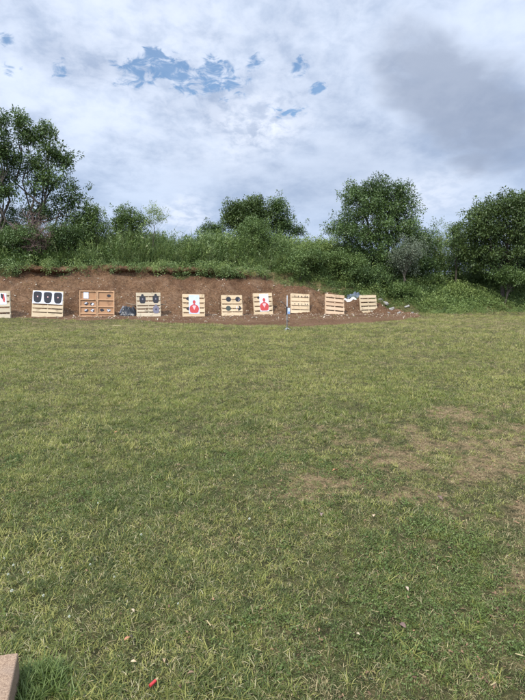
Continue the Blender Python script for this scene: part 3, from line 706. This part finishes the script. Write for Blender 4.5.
def straw():
    """fallen straw and dead leaf bits lying on the lawn"""
    mb = MB(); r = np.random.default_rng(78)
    for i in range(2600):
        y = 1.5 + 14 * r.random() ** 1.6; x = r.uniform(-1, 1) * (.62 * y + 1.2)
        if r.random() > .3 + .7 * float(drymask(x, y)): continue
        z = float(height(x, y)); L = r.uniform(.015, .045); wv = r.uniform(.0015, .0035) if r.random() < .9 else r.uniform(.003, .006)
        rot = Euler((r.normal(0, .2), r.normal(0, .25), r.uniform(0, 6.28))).to_matrix()
        mb.box((x, y, z + .018 + r.random() * .02), (L * (1 if wv < .006 else .55), wv, .0012), rot, r=float(r.random()))
    o = mb.build('straw', G_dry); tag(o, 'dead straw and leaf bits lying loose on the lawn', 'straw', kind='stuff')
straw()
def leaf_bits():
    mb = MB(); r = np.random.default_rng(79); n = 0
    while n < 1500:
        y = 1.6 + 9 * r.random(); x = r.uniform(-1, 1) * (.6 * y + .8)
        if r.random() > .05 + .95 * float(drymask(x, y)) ** 1.2: continue
        n += 1; z = float(height(x, y)); L = r.uniform(.006, .020)
        rot = Euler((r.normal(0, .35), r.normal(0, .35), r.uniform(0, 6.28))).to_matrix()
        mb.box((x, y, z + .012 + r.random() * .014), (L, L * r.uniform(.3, .6), .0015), rot, r=float(r.random()), jit=L * .12)
    o = mb.build('leaf_litter', leafmat('leaf_bits', (0.075, 0.042, 0.024), (0.26, 0.155, 0.085), 0.0, 0.8, 0.0)); tag(o, 'brown crumbled leaf litter strewn over the worn part of the lawn', 'leaf litter', kind='stuff')
leaf_bits()

# ------------------------------------------------------------------ pallets
W_pale = wood('pine_pale', (0.62, 0.50, 0.33), (0.42, 0.31, 0.18))
W_pale2 = wood('pine_fresh', (0.66, 0.52, 0.34), (0.50, 0.36, 0.21))
W_warm = wood('pine_warm', (0.56, 0.35, 0.20), (0.40, 0.22, 0.11))
W_warm2 = wood('pine_orange_sheet', (0.42, 0.235, 0.12), (0.29, 0.15, 0.075))
W_grey = wood('pine_weathered', (0.58, 0.49, 0.35), (0.38, 0.30, 0.20))
W_pink = wood('pine_reddish', (0.60, 0.44, 0.29), (0.42, 0.27, 0.16))
W_behind = wood('wood_grey_and_gap_shade', (0.22, 0.16, 0.10), (0.13, 0.09, 0.06))  # grey planks, and pallet backs with the shade of the gaps in their colour
paper = plain('paper_white', (0.62, 0.63, 0.68), 0.8, 0.10, 7)
paper_b = plain('paper_blue_white', (0.52, 0.58, 0.72), 0.8, 0.10, 7)
black = plain('print_black', (0.018, 0.018, 0.024), 0.7, 0.2, 30)
dgrey = plain('print_grey', (0.16, 0.15, 0.19), 0.7, 0.25, 60)
red = plain('print_red', (0.48, 0.055, 0.05), 0.6, 0.12, 30)
pink = plain('print_pink', (0.72, 0.42, 0.42), 0.7, 0.1, 30)
PG = 'wooden pallets standing along the foot of the berm'

def place(px, py, roll=0, lean=12, yaw=14):
    p = ground_hit(px, py)
    return Matrix.Translation(Vector(p) - Vector((0, 0, 0.015))) @ Euler((0, 0, R(yaw))).to_matrix().to_4x4() @ Euler((R(-lean), 0, 0)).to_matrix().to_4x4() @ Euler((0, R(roll), 0)).to_matrix().to_4x4(), float(p[1])

def pallet(px, py, wpx, hpx, label, nb=5, gap=0.045, m=W_pale, roll=0, lean=12, widths=None, stringers=3, skew=0.0, yaw=14):
    M, Yd = place(px, py, roll, lean, yaw); k = Yd / F * math.sqrt(1)
    W = wpx * k / (math.cos(R(yaw)) - M.translation.x / Yd * math.sin(R(yaw))); H = hpx * k / math.cos(R(lean)) * 1.0
    root = empty('wooden_pallet', M); tag(root, label, 'pallet', PG)
    gap *= 1.35; bw = (H - gap * (nb - 1)) / nb
    ws = widths or [bw] * nb; tot = sum(ws) + gap * (nb - 1); ws = [a * (H - gap * (nb - 1)) / sum(ws) for a in ws]
    mb = MB(); z = 0.0
    for i, a in enumerate(ws):
        ox = random.uniform(-.008, .008) * W
        c = Vector((ox, 0.010, z + a / 2)); rot = Euler((0, R(random.uniform(-.5, .5)), 0)).to_matrix()
        mb.box(c, (W * random.uniform(.955, 1.005), 0.02, a), rot); z += a + gap
    mb.build('front_deck', m, root)
    for i in range(stringers):
        s = MB(); xx = (-W / 2 + 0.022) + (W - 0.044) * i / (stringers - 1)
        s.box((xx, 0.0655, H / 2), (0.042, 0.085, H * 0.99)); s.build('stringer', m, root)
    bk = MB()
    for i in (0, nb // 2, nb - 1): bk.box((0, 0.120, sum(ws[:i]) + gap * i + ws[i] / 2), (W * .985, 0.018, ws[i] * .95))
    bk.build('back_deck', W_behind, root)  # same wood as the front, coloured darker to paint shade behind the gaps
    return root, M, W, H, k

def on(M, x, z, y=-0.004): return M @ Matrix.Translation((x, y, z))
def sheet(name, label, M, w_, h_, m, cat='paper target', group='paper targets pinned to the pallets'):
    root = empty(name, M); tag(root, label, cat, group)
    s = MB(); n = 5; j = [random.uniform(-.006, .006) for _ in range(4)]
    s.slab([(-w_ / 2 + j[0], 0), (w_ / 2, j[1]), (w_ / 2 + j[2], h_), (-w_ / 2, h_ + j[3])], 0, 0.002)
    s.build('sheet', m, root); return root
def bottle(cx, z0, w_, h_):
    """shouldered silhouette with a head"""
    pts = [(-.30, 0), (.30, 0), (.42, .10), (.50, .30), (.50, .62), (.44, .74), (.22, .80), (.18, .94), (.10, 1), (-.10, 1), (-.18, .94), (-.22, .80), (-.44, .74), (-.50, .62), (-.50, .30), (-.42, .10)]
    return [(cx + a * w_, z0 + b_ * h_) for a, b_ in pts]
def vest(cx, z0, w_, h_):
    pts = [(-.18, 0), (.18, 0), (.40, .12), (.47, .35), (.5, .70), (.5, .86), (.40, .97), (.2, 1), (-.2, 1), (-.40, .97), (-.5, .86), (-.5, .70), (-.47, .35), (-.40, .12)]
    return [(cx + a * w_, z0 + b_ * h_) for a, b_ in pts]
def figure(root, s, cx, z0):
    """printed red half figure, s = height"""
    b_ = MB(); b_.slab([(cx + a * s, z0 + c_ * s) for a, c_ in [(-.16, .0), (.16, .0), (.27, .06), (.28, .16), (.30, .18), (.31, .34), (.26, .46), (.15, .545), (.07, .575), (-.07, .575), (-.15, .545), (-.26, .46), (-.31, .34), (-.30, .18), (-.28, .16), (-.27, .06)]], -0.003, 0.0015)
    b_.build('printed_body', red, root)
    h = MB(); h.slab(ell(cx, z0 + .73 * s, .095 * s, .125 * s), -0.003, 0.0015); h.slab([(cx - .05 * s, z0 + .578 * s), (cx + .05 * s, z0 + .578 * s), (cx + .04 * s, z0 + .604 * s), (cx - .04 * s, z0 + .604 * s)], -0.003, 0.0015)
    h.build('printed_head', red, root)
    c = MB(); c.slab([(cx - .13 * s, z0 + .46 * s), (cx, z0 + .20 * s), (cx + .13 * s, z0 + .46 * s), (cx + .06 * s, z0 + .50 * s), (cx - .06 * s, z0 + .50 * s)], -0.005, 0.001)
    c.build('printed_marking', pink, root)

# 1: cut by the left edge
_, M, W, H, k = pallet(-6, 318, 34, 27, 'pale pallet cut off by the left edge of the photo', 5, 0.05, W_grey, roll=-1)
r0 = sheet('paper_target', 'narrow white paper with a dark red mark on the leftmost pallet', on(M, W * .29, H * .50), .24, .46, paper)
s = MB(); s.slab([(-.06, .40), (.03, .44), (.07, .2), (.05, .08), (.0, .12)], -.003, .0015); s.build('red_mark', red, r0)
s = MB(); s.slab([(-.09, .43), (-.05, .445), (.01, .40), (-.015, .22), (-.08, .28)], -.005, .001); s.build('dark_mark', black, r0)

# 2
_, M, W, H, k = pallet(47, 317, 31.5, 26.5, 'wide pale pallet with three black silhouettes on a white sheet across its top', 6, 0.035, W_pale, roll=4, widths=[.2, .13, .13, .18, .15, .2])
r0 = sheet('paper_target', 'wide white sheet with three black silhouettes side by side', on(M, -W * .01, H * .50), W * .96, H * .47, paper)
for i in range(3):
    s = MB(); s.slab(vest((i - 1) * W * .325, H * .035, W * .26, H * .41), -.003, .0015); s.build('silhouette', black, r0)
    s = MB(); s.slab(ell((i - 1) * W * .325, H * .26, .026, .030, 10), -.005, .001); s.build('bullseye', pink, r0)

# 3: boxy double panel with sheet backing
def panel():
    M, Yd = place(97, 316.5, 1.5, 10); k = Yd / F; W = 35.5 * k / (math.cos(R(14)) - M.translation.x / Yd * math.sin(R(14))); H = 26.5 * k
    root = empty('target_board', M); tag(root, 'wide reddish brown wooden board of two boxed panels with horizontal battens', 'target board')
    for sgn in (-1, 1):
        s = MB(); s.box((sgn * W * .25, .05, H / 2), (W * .485, .012, H * .985)); s.build('backing_sheet', W_warm2, root)
        fr = MB(); w2 = W * .485
        for z, a in ((H * .975, .045), (H * .655, .045), (H * .395, .045), (H * .13, .045), (H * .015, .035)):
            fr.box((sgn * W * .25, .022, z), (w2, .038, a))
        fr.build('batten', W_warm, root)
        for q in (-1, 1):
            u = MB(); u.box((sgn * W * .25 + q * (w2 / 2 - .018), .0 + .02, H * .5), (.036, .046, H * 1.0)); u.build('upright', W_warm, root)
    return M, W, H
M, W, H = panel()
sheet('paper_target', 'blank white paper in the top left of the reddish board', on(M, -W * .31, H * .70, -.004 + .036), W * .14, H * .24, paper)
SPL = 'small splatter stickers on the reddish board'
def splat(M_, x, z, rd, label, pale, seed, y=0.036):
    r = np.random.default_rng(seed); root = empty('sticker_target', on(M_, x, z, y)); tag(root, label, 'sticker target', SPL)
    s = MB(); s.slab([(rd * math.cos(a) * f, rd * .75 * math.sin(a) * f) for a, f in zip(np.linspace(0, 6.283, 14, endpoint=False), r.uniform(.8, 1.1, 14))], 0, .002); s.build('disc', black, root)
    if pale:
        s = MB()
        for q in range(3):
            a = r.uniform(0, 6.28); s.slab([(rd * .5 * math.cos(a) + rd * .55 * math.cos(b_) * f, rd * .4 * math.sin(a) + rd * .3 * math.sin(b_) * f) for b_, f in zip(np.linspace(0, 6.283, 8, endpoint=False), r.uniform(.6, 1.2, 8))], -.003 - q * .002, .0015)
        s.build('bullet_splash', paper, root)
    return root
splat(M, W * .335, H * .815, .085, 'plain dark round sticker in the top right of the reddish board', False, 1)
for x, z, a in ((-.30, .50, 'in the middle row, left one'), (-.14, .49, 'in the middle row, right one'), (-.30, .24, 'in the lower row, left end'), (-.13, .25, 'in the lower row, second one'), (.33, .26, 'in the lower row, right end')):
    splat(M, W * x, H * z, .085, 'black sticker with white bullet splashes on the reddish board, ' + a, True, int(x * 100) + 200)
splat(M, W * .14, H * .26, .085, 'dark sticker in the lower row of the reddish board just right of its middle gap', False, 9)

# 4
_, M, W, H, k = pallet(149, 316.5, 24.5, 24, 'pale pallet with three separate silhouettes in two rows', 6, 0.04, W_grey, roll=0, widths=[.2, .1, .1, .17, .15, .17])
for x, z, lb, m_, hh_ in ((-.24, .56, 'upper left black silhouette on the pallet with three separate silhouettes', black, .34), (.30, .57, 'upper right black silhouette on the pallet with three separate silhouettes', black, .34), (.30, .14, 'faded grey silhouette target at the lower right of its pallet', dgrey, .33)):
    root = empty('silhouette_target', on(M, W * x, H * z)); tag(root, lb, 'paper target', 'silhouettes on the fourth pallet')
    s = MB(); s.slab(bottle(0, 0, W * .25, H * hh_ * 1.12), 0, .002); s.build('silhouette', m_, root)
    s = MB(); s.slab(ell(0, H * hh_ * .5, .03, .045, 10), -.003, .0015); s.build('bullseye', dgrey if m_ is black else black, root)
s = MB(); p = on(M, 0, H * .53, .16); s.box((0, 0, 0), (W * 1.45, .03, .05)); o = s.build('plank', W_behind); o.matrix_world = p
tag(o, 'weathered plank lying crossways behind the pallet with three separate silhouettes', 'plank')

# 5
_, M, W, H, k = pallet(194, 316.5, 22.5, 22.5, 'pale square pallet holding a white sheet with a large red figure', 5, 0.045, W_pale2, roll=1)
r0 = sheet('paper_target', 'white sheet with a large red figure on the square pallet left of the middle', on(M, W * .02, H * .14), W * .47, H * .82, paper_b)
figure(r0, H * .66, 0, H * .03)
for x, z in ((-.29, .80), (-.28, .36)):
    root = empty('paper_scrap', on(M, W * x, H * z)); tag(root, 'small dark scrap left of the red figure, %s one' % ('upper' if z > .5 else 'lower'), 'paper scrap')
    s = MB(); s.slab([(.06, .09), (.07, -.09), (-.02, -.05), (-.06, 0), (-.01, .04)], 0, .002); s.build('scrap', black, root)

# 6
_, M, W, H, k = pallet(232.5, 315.5, 21, 20.5, 'pale pallet with four round black targets in two rows', 5, 0.035, W_pale2, roll=0.5, widths=[.2, .12, .2, .2, .22])
for x, z, lb, kind in ((-.16, .80, 'upper left', 0), (.28, .80, 'upper right', 1), (-.18, .36, 'lower left', 2), (.30, .37, 'lower right', 3)):
    root = empty('round_target', on(M, W * x, H * z))
    tag(root, {0: 'solid black round target, upper left of four', 1: 'black round target with a grey lower edge, upper right of four', 2: 'dark grey green round target, lower left of four', 3: 'black crescent left of a half torn round target, lower right of four'}[kind], 'round target', 'round black targets on one pallet')
    rd = .115
    if kind < 3:
        s = MB(); s.slab(ell(0, 0, rd, rd), 0, .002); s.build('disc', black if kind < 2 else plain('print_olive', (.05, .06, .05), .7), root)
        if kind == 1: s = MB(); s.slab(ell(0, 0, rd * .8, rd * .8, 10, 270, 400), -.003, .0015); s.build('grey_patch', dgrey, root)
    else:
        s = MB(); s.slab(ell(0, 0, rd, rd, 14, -100, 75) + ell(-.04, 0.03, rd * .62, rd * .8, 10, 70, -85), 0, .002); s.build('disc', black, root)
        s = MB(); s.slab(ell(-.075, .03, .03, .06, 10), -.003, .0015); s.build('bullet_splash', paper, root)

# 7
_, M, W, H, k = pallet(264, 314.5, 19, 21.5, 'pale pallet with a smaller red figure, right of the four round targets', 5, 0.045, W_pale2, roll=-1)
r0 = sheet('paper_target', 'white sheet with a smaller red figure beside the pole', on(M, W * .05, H * .16), W * .48, H * .80, paper)
figure(r0, H * .68, 0, H * .03)
root = empty('round_target', on(M, -W * .24, H * .80)); tag(root, 'small black dot target left of the smaller red figure', 'round target')
s = MB(); s.slab(ell(0, 0, .06, .06, 12), 0, .002); s.build('disc', black, root)

# 8
_, M, W, H, k = pallet(300.5, 313, 18.5, 19.3, 'pale pallet dotted with small bullet marks, just right of the pole', 5, 0.03, W_pale2, roll=3, lean=14)
for z in (.87, .47):
    for x in (-.3, -.1, .08, .26, .38):
        s = MB(); s.slab(ell(0, 0, .020 + .014 * random.random(), .026, 8), 0, .002); o = s.build('dot_sticker', black); o.matrix_world = on(M, W * x, H * z)
        tag(o, 'tiny dark dot sticker in the %s row on the pallet just right of the pole' % ('upper' if z > .6 else 'lower'), 'sticker', 'dot stickers on one pallet, %s row' % ('upper' if z > .6 else 'lower'))
# 9, 10
pallet(335, 314, 18.8, 19.6, 'plain pale pallet leaning clockwise, left of the blue grey tarp', 5, 0.045, W_pink, roll=6, lean=18)
pallet(369.5, 313, 16.5, 18, 'small plain upright pallet at the right end of the row', 5, 0.04, W_pale, roll=-1, lean=12)

# ------------------------------------------------------------------ pole with a clipped box
metal = plain('galvanised_metal', (0.40, 0.41, 0.42), 0.5, 0.15, 20, metal=0.2)
darkm = plain('dark_metal', (0.04, 0.04, 0.045), 0.5, 0.1, 20, metal=0.5)
bluep = plain('blue_plastic', (0.16, 0.27, 0.50), 0.5, 0.1, 10)
p = ground_hit(287, 330.5); Yd = p[1]; k = Yd / F
root = empty('target_stand', Matrix.Translation(Vector(p))); tag(root, 'thin grey metal pole on a splayed foot with a pale blue box clipped on it', 'stand')
Hp = 35 * k
s = MB(); s.tube((0, 0, 0.02), (0, 0, Hp), .016, .014, 10); s.build('pole', metal, root, True)
for a in (10, 130, 250):
    s = MB(); s.tube((0, 0, .09), (.15 * math.cos(R(a)), .15 * math.sin(R(a)), .008), .011, .009, 8); s.build('foot', metal, root, True)
s = MB(); s.box((.055, -.035, Hp * .56), (.085, .05, .20)); b1 = s.build('box', paper_b, root, bevel=.008)
s = MB(); s.box((.055, -.0635, Hp * .56 - .05), (.06, .006, .075)); s.build('front_label', bluep, b1)
s = MB(); s.box((-.012, -.0195, Hp * .57), (.05, .025, .26)); s.build('bracket', darkm, root)
s = MB(); s.tube((0, 0, Hp * .66), (-.20, .02, Hp * .84), .010, .007, 8); s.tube((-.20, .02, Hp * .84), (-.34, .03, Hp * .84), .007, .006, 8); s.build('arm', darkm, root, True)
s = MB(); s.tube((0, 0, Hp * .28), (.07, .0, Hp * .27), .02, .014, 8); s.build('knob', darkm, root, True)

# ------------------------------------------------------------------ heaps and loose pieces
def crumple(name, label, px, py, wpx, h, m, seed, cat, dep=.5, fold=5):
    """crumpled sheet: a dense sheet folded by noise, thick at the rim"""
    p = ground_hit(px, py); k = p[1] / F; w_ = wpx * k; n = 34
    u, v = np.meshgrid(np.linspace(-1, 1, n), np.linspace(-1, 1, n)); r_ = np.sqrt(u ** 2 + v ** 2)
    x = u * w_ / 2 * (1 + .25 * (fbm(u * 2, v * 2, 2, seed) - .5)); y = v * dep * w_ / 2 * (1 + .4 * (fbm(u * 2, v * 2, 2, seed + 3) - .5))
    z = np.clip(1 - np.maximum(abs(u), abs(v)) ** 2, 0, 1) * h * (.35 + 1.2 * np.abs(fbm(u * fold, v * fold, 3, seed + 7) - .5) * 2.2)
    zz_ = height(x + p[0], y + p[1]) - p[2] + z + .01
    V = np.stack([x.ravel(), y.ravel(), zz_.ravel()], 1); I = (np.arange(n - 1)[:, None] * n + np.arange(n - 1)[None]).ravel()
    o = npmesh(name, V, np.stack([I, I + 1, I + n + 1, I + n], 1), m, smooth=False); o.location = Vector(p)
    sd_ = o.modifiers.new('solid', 'SOLIDIFY'); sd_.thickness = .006
    tag(o, label, cat); return o
tarpm = plain('tarp_blue_grey', (0.075, 0.095, 0.13), 0.6, 0.4, 8)
bagm = plain('black_plastic', (0.022, 0.024, 0.028), 0.35, 0.3, 8)
whm = plain('torn_white_sheet', (0.50, 0.47, 0.42), 0.7, 0.15, 8)
crumple('tarp', 'crumpled blue grey tarp heap between the two rightmost pallets', 354, 297, 14, .20, tarpm, 3, 'tarp', .5, 1.6)
crumple('plastic_sheet', 'torn white sheet below the blue grey tarp', 350, 301, 13, .13, whm, 8, 'plastic sheet', .4, 2)
crumple('rubbish_bag', 'crumpled black plastic heap just right of the reddish board', 128, 313, 16, .30, bagm, 5, 'rubbish heap', .5, 2.2)
crumple('plastic_sheet', 'small grey white sheet on the black plastic heap', 123, 312, 7, .20, plain('grey_white_sheet', (.4, .42, .46), .6), 6, 'plastic sheet')
def piece(name, label, px, py, d, m, rot, cat, jit=.0, up=0.5, group=None):
    p = ground_hit(px, py); s = MB(); s.box((0, 0, 0), d, None, jit=jit)
    o = s.build(name, m, bevel=min(d) * .12); o.location = Vector(p) + Vector((0, 0, d[2] * up)); o.rotation_euler = [R(a) for a in rot]; tag(o, label, cat, group); return o
piece('plank', 'short pale board lying between the reddish board and the black plastic heap', 119, 306.5, (.75, .09, .02), W_pale, (8, -3, 8), 'plank', up=1)
piece('plank', 'grey board end lying behind the black plastic heap', 132, 305, (.6, .08, .02), W_behind, (20, 12, -10), 'plank', up=1.2)
piece('plank', 'thin pale strip in front of the black plastic heap', 117, 326.5, (.30, .05, .015), W_pale, (0, 0, 8), 'plank', up=2)
conc = plain('concrete_pieces', (0.25, 0.235, 0.21), 0.9, 0.2, 12, bump=.5)
CG = 'broken concrete pieces at the right end of the berm'
cn = 0
for px, py, s_ in ((386, 304, .20), (392, 309, .15), (381, 300, .16), (399, 313, .14), (407, 307, .16), (412, 313, .11), (430, 309, .10), (444, 309, .13), (470, 307, .13), (452, 312, .10), (389, 313, .09)):
    piece('concrete_piece', ['largest broken concrete block right of the end pallet', 'flat concrete piece below the largest block', 'pale concrete block nearest the end pallet', 'small concrete piece low on the slope', 'grey concrete piece by the weeds', 'small chip of concrete at the edge of the lawn', 'lone concrete chip in the weeds', 'pale concrete lump right of the lone chip', 'rightmost concrete lump in front of the shrubs', 'flat chip nearest the lawn on the right', 'tiny concrete chip under the flat piece'][cn],
          px, py, (s_ * 1.5, s_, s_ * .6), conc, (random.uniform(-25, 25), random.uniform(-25, 25), random.uniform(0, 180)), 'concrete piece', jit=s_ * .18, up=.2, group=CG); cn += 1

# ------------------------------------------------------------------ slab at the bottom left corner
slabm, t, b = mat('speckled_slab')
geo = t.new('ShaderNodeNewGeometry'); n1 = t.noise(geo.outputs['Position'], 160, 4, .7); n2 = t.noise(geo.outputs['Position'], 7, 5, .6)
c = t.mix(t.sstep(n1, .35, .65), (0.17, 0.105, 0.065), (0.36, 0.25, 0.165)); c = t.mix(t.sstep(n2, .4, .7, 0, .5), c, (0.22, 0.16, 0.12))
t.l.new(c, b.inputs['Base Color']); b.inputs['Roughness'].default_value = .9
bp = t.new('ShaderNodeBump'); bp.inputs['Strength'].default_value = .5; bp.inputs['Distance'].default_value = .003; t.l.new(n1, bp.inputs['Height']); t.l.new(bp.outputs[0], b.inputs['Normal'])
zt = 0.13
def onz(px, py, z): r = ray(px, py); return np.array([0, 0, CAMZ]) + r * ((z - CAMZ) / r[2])
A = onz(18.5, 652, zt); B = onz(8.5, 700, zt); C0 = onz(0, 654.5, zt)
e1 = (B - A) / np.linalg.norm(B - A); e2 = (C0 - A) / np.linalg.norm(C0 - A)
q = [A, A + e1 * 1.4, A + e1 * 1.4 + e2 * 1.3, A + e2 * 1.3]
me = bpy.data.meshes.new('concrete_slab'); me.from_pydata([tuple(v - A) for v in q] + [tuple(v - A - np.array([0, 0, zt + .05])) for v in q], [], [(0, 1, 2, 3), (7, 6, 5, 4), (0, 4, 5, 1), (1, 5, 6, 2), (2, 6, 7, 3), (3, 7, 4, 0)])
me.materials.append(slabm); o = bpy.data.objects.new('concrete_slab', me); COL.objects.link(o); o.location = Vector(A)
bv = o.modifiers.new('bevel', 'BEVEL'); bv.width = .008; bv.segments = 3
tag(o, 'corner of a reddish brown speckled slab at the bottom left of the photo', 'slab')

# ------------------------------------------------------------------ small things on the lawn
brass = plain('brass', (0.55, 0.42, 0.22), 0.35, 0.1, 30, metal=.9)
p = ground_hit(154, 690)
root = empty('shotgun_shell', Matrix.Translation(Vector(p) + Vector((0, 0, .035))) @ Euler((R(8), R(-8), R(52))).to_matrix().to_4x4() @ Matrix.Scale(.62, 4)); tag(root, 'spent red shotgun shell lying in the grass near the bottom of the photo', 'shotgun shell')
s = MB(); s.tube((-.034, 0, 0), (.016, 0, 0), .0108, .0108, 18); s.build('hull', plain('red_plastic', (.42, .03, .03), .55, .35, 220), root, False)
s = MB(); s.tube((.0162, 0, 0), (.031, 0, 0), .0112, .0112, 18); s.tube((.0312, 0, 0), (.033, 0, 0), .0125, .0125, 18); s.build('brass_head', brass, root, False)
def deadleaf(px, py, label, col, L, seed):
    r = np.random.default_rng(seed); p = ground_hit(px, py); n = 7; V = []; F_ = []
    for i in range(n):
        f = i / (n - 1); L_ = L; wv = math.sin(math.pi * min(.98, max(.03, f)) ** .8) * L * .2; bend = math.sin(f * 3) * L * .18
        V += [((f - .5) * L, -wv, bend + wv * .5), ((f - .5) * L, 0, bend), ((f - .5) * L, wv, bend + wv * .4)]
        if i: b_ = 3 * (i - 1); F_ += [(b_, b_ + 3, b_ + 4, b_ + 1), (b_ + 1, b_ + 4, b_ + 5, b_ + 2)]
    o = npmesh('dead_leaf', V, F_, plain('dead_leaf_colour', col, .8, .25, 90), smooth=True); o.location = Vector(p) + Vector((0, 0, .03)); o.rotation_euler = (r.uniform(-.3, .3), r.uniform(-.3, .3), r.uniform(0, 6.28))
    sd_ = o.modifiers.new('solid', 'SOLIDIFY'); sd_.thickness = .0008
    tag(o, label, 'dead leaf', 'dead leaves on the lawn')
DL = .7
for q in ((128, 645, 'orange brown dead leaf left of and above the red shell', (.38, .17, .09), .06, 1), (131, 643, 'dark curled leaf beside the orange brown leaf', (.06, .045, .03), .06, 2),
          (164, 667, 'pale brown leaf above the red shell', (.42, .28, .18), .05, 3), (134, 668, 'small tan leaf between the orange leaf and the red shell', (.5, .36, .22), .04, 4),
          (191, 680, 'brown leaf right of the red shell', (.24, .15, .09), .05, 5), (133, 616, 'pale tan leaf bit above the orange leaf', (.42, .33, .22), .04, 6),
          (407, 594, 'cream coloured leaf right of the middle in the foreground', (.40, .31, .22), .05, 7), (402, 632, 'dark brown leaf below the cream coloured leaf', (.16, .10, .08), .08, 8),
          (335, 474, 'reddish dead leaf on the worn grass', (.40, .16, .08), .09, 9), (358, 640, 'small pale leaf at the lower right', (.36, .30, .19), .04, 10), (116, 435, 'orange leaf speck far out on the left', (.45, .20, .10), .05, 11),
          (374, 520, 'tan leaf on the worn patch', (.52, .36, .24), .07, 12), (440, 502, 'dark leaf on the worn patch at the right', (.14, .09, .07), .09, 13), (322, 519, 'grey brown leaf left of the worn patch', (.20, .14, .12), .09, 14)):
    deadleaf(*q[:4], q[4] * DL, q[5])
flm = plain('clover_white', (.48, .50, .40), .7, .08, 200); stm = plain('clover_stem', (.10, .17, .05), .7)
def flower(rad):
    root = empty('clover_flower'); s = MB(); s.tube((0, 0, 0), (.006, 0, .042), .0012, .001, 5); s.build('stem', stm, root)
    V = []; F_ = []; r = np.random.default_rng(9)
    for i in range(46):
        z = 1 - 1.6 * (i + .5) / 46; a = i * 2.4; q = math.sqrt(max(0, 1 - z * z)); d_ = np.array([q * math.cos(a), q * math.sin(a), z]); c = np.array([.006, 0, .044]); sdv = np.cross(d_, [0.1, .2, 1.0]); sdv /= np.linalg.norm(sdv)
        k = len(V); V += [c + d_ * rad * .3, c + d_ * rad * .8 + sdv * rad * .2, c + d_ * rad * 1.05, c + d_ * rad * .8 - sdv * rad * .2]; F_.append((k, k + 1, k + 2, k + 3))
    npmesh('blossom', V, F_, flm, root); return root
proto = flower(.0062)
CLP = [(89, 571), (62, 573), (16, 571), (8, 583), (12, 599), (42, 604), (71, 624), (115, 583), (177, 610), (4, 565), (30, 577), (250, 525), (55, 548), (140, 543), (98, 508), (300, 436)]
for i, (px, py) in enumerate(CLP):
    if i == 0: c_ = proto
    else:
        c_ = proto.copy(); COL.objects.link(c_)
        for ch in list(proto.children): d_ = ch.copy(); COL.objects.link(d_); d_.parent = c_
    p = ground_hit(px, py); c_.location = Vector(p); c_.rotation_euler = (random.uniform(-.2, .2), random.uniform(-.2, .2), random.uniform(0, 6))
    c_.scale = (random.uniform(.8, 1.3),) * 3
    tag(c_, 'tiny white clover blossom standing in the lawn grass', 'clover flower', 'white clover flowers in the lawn')
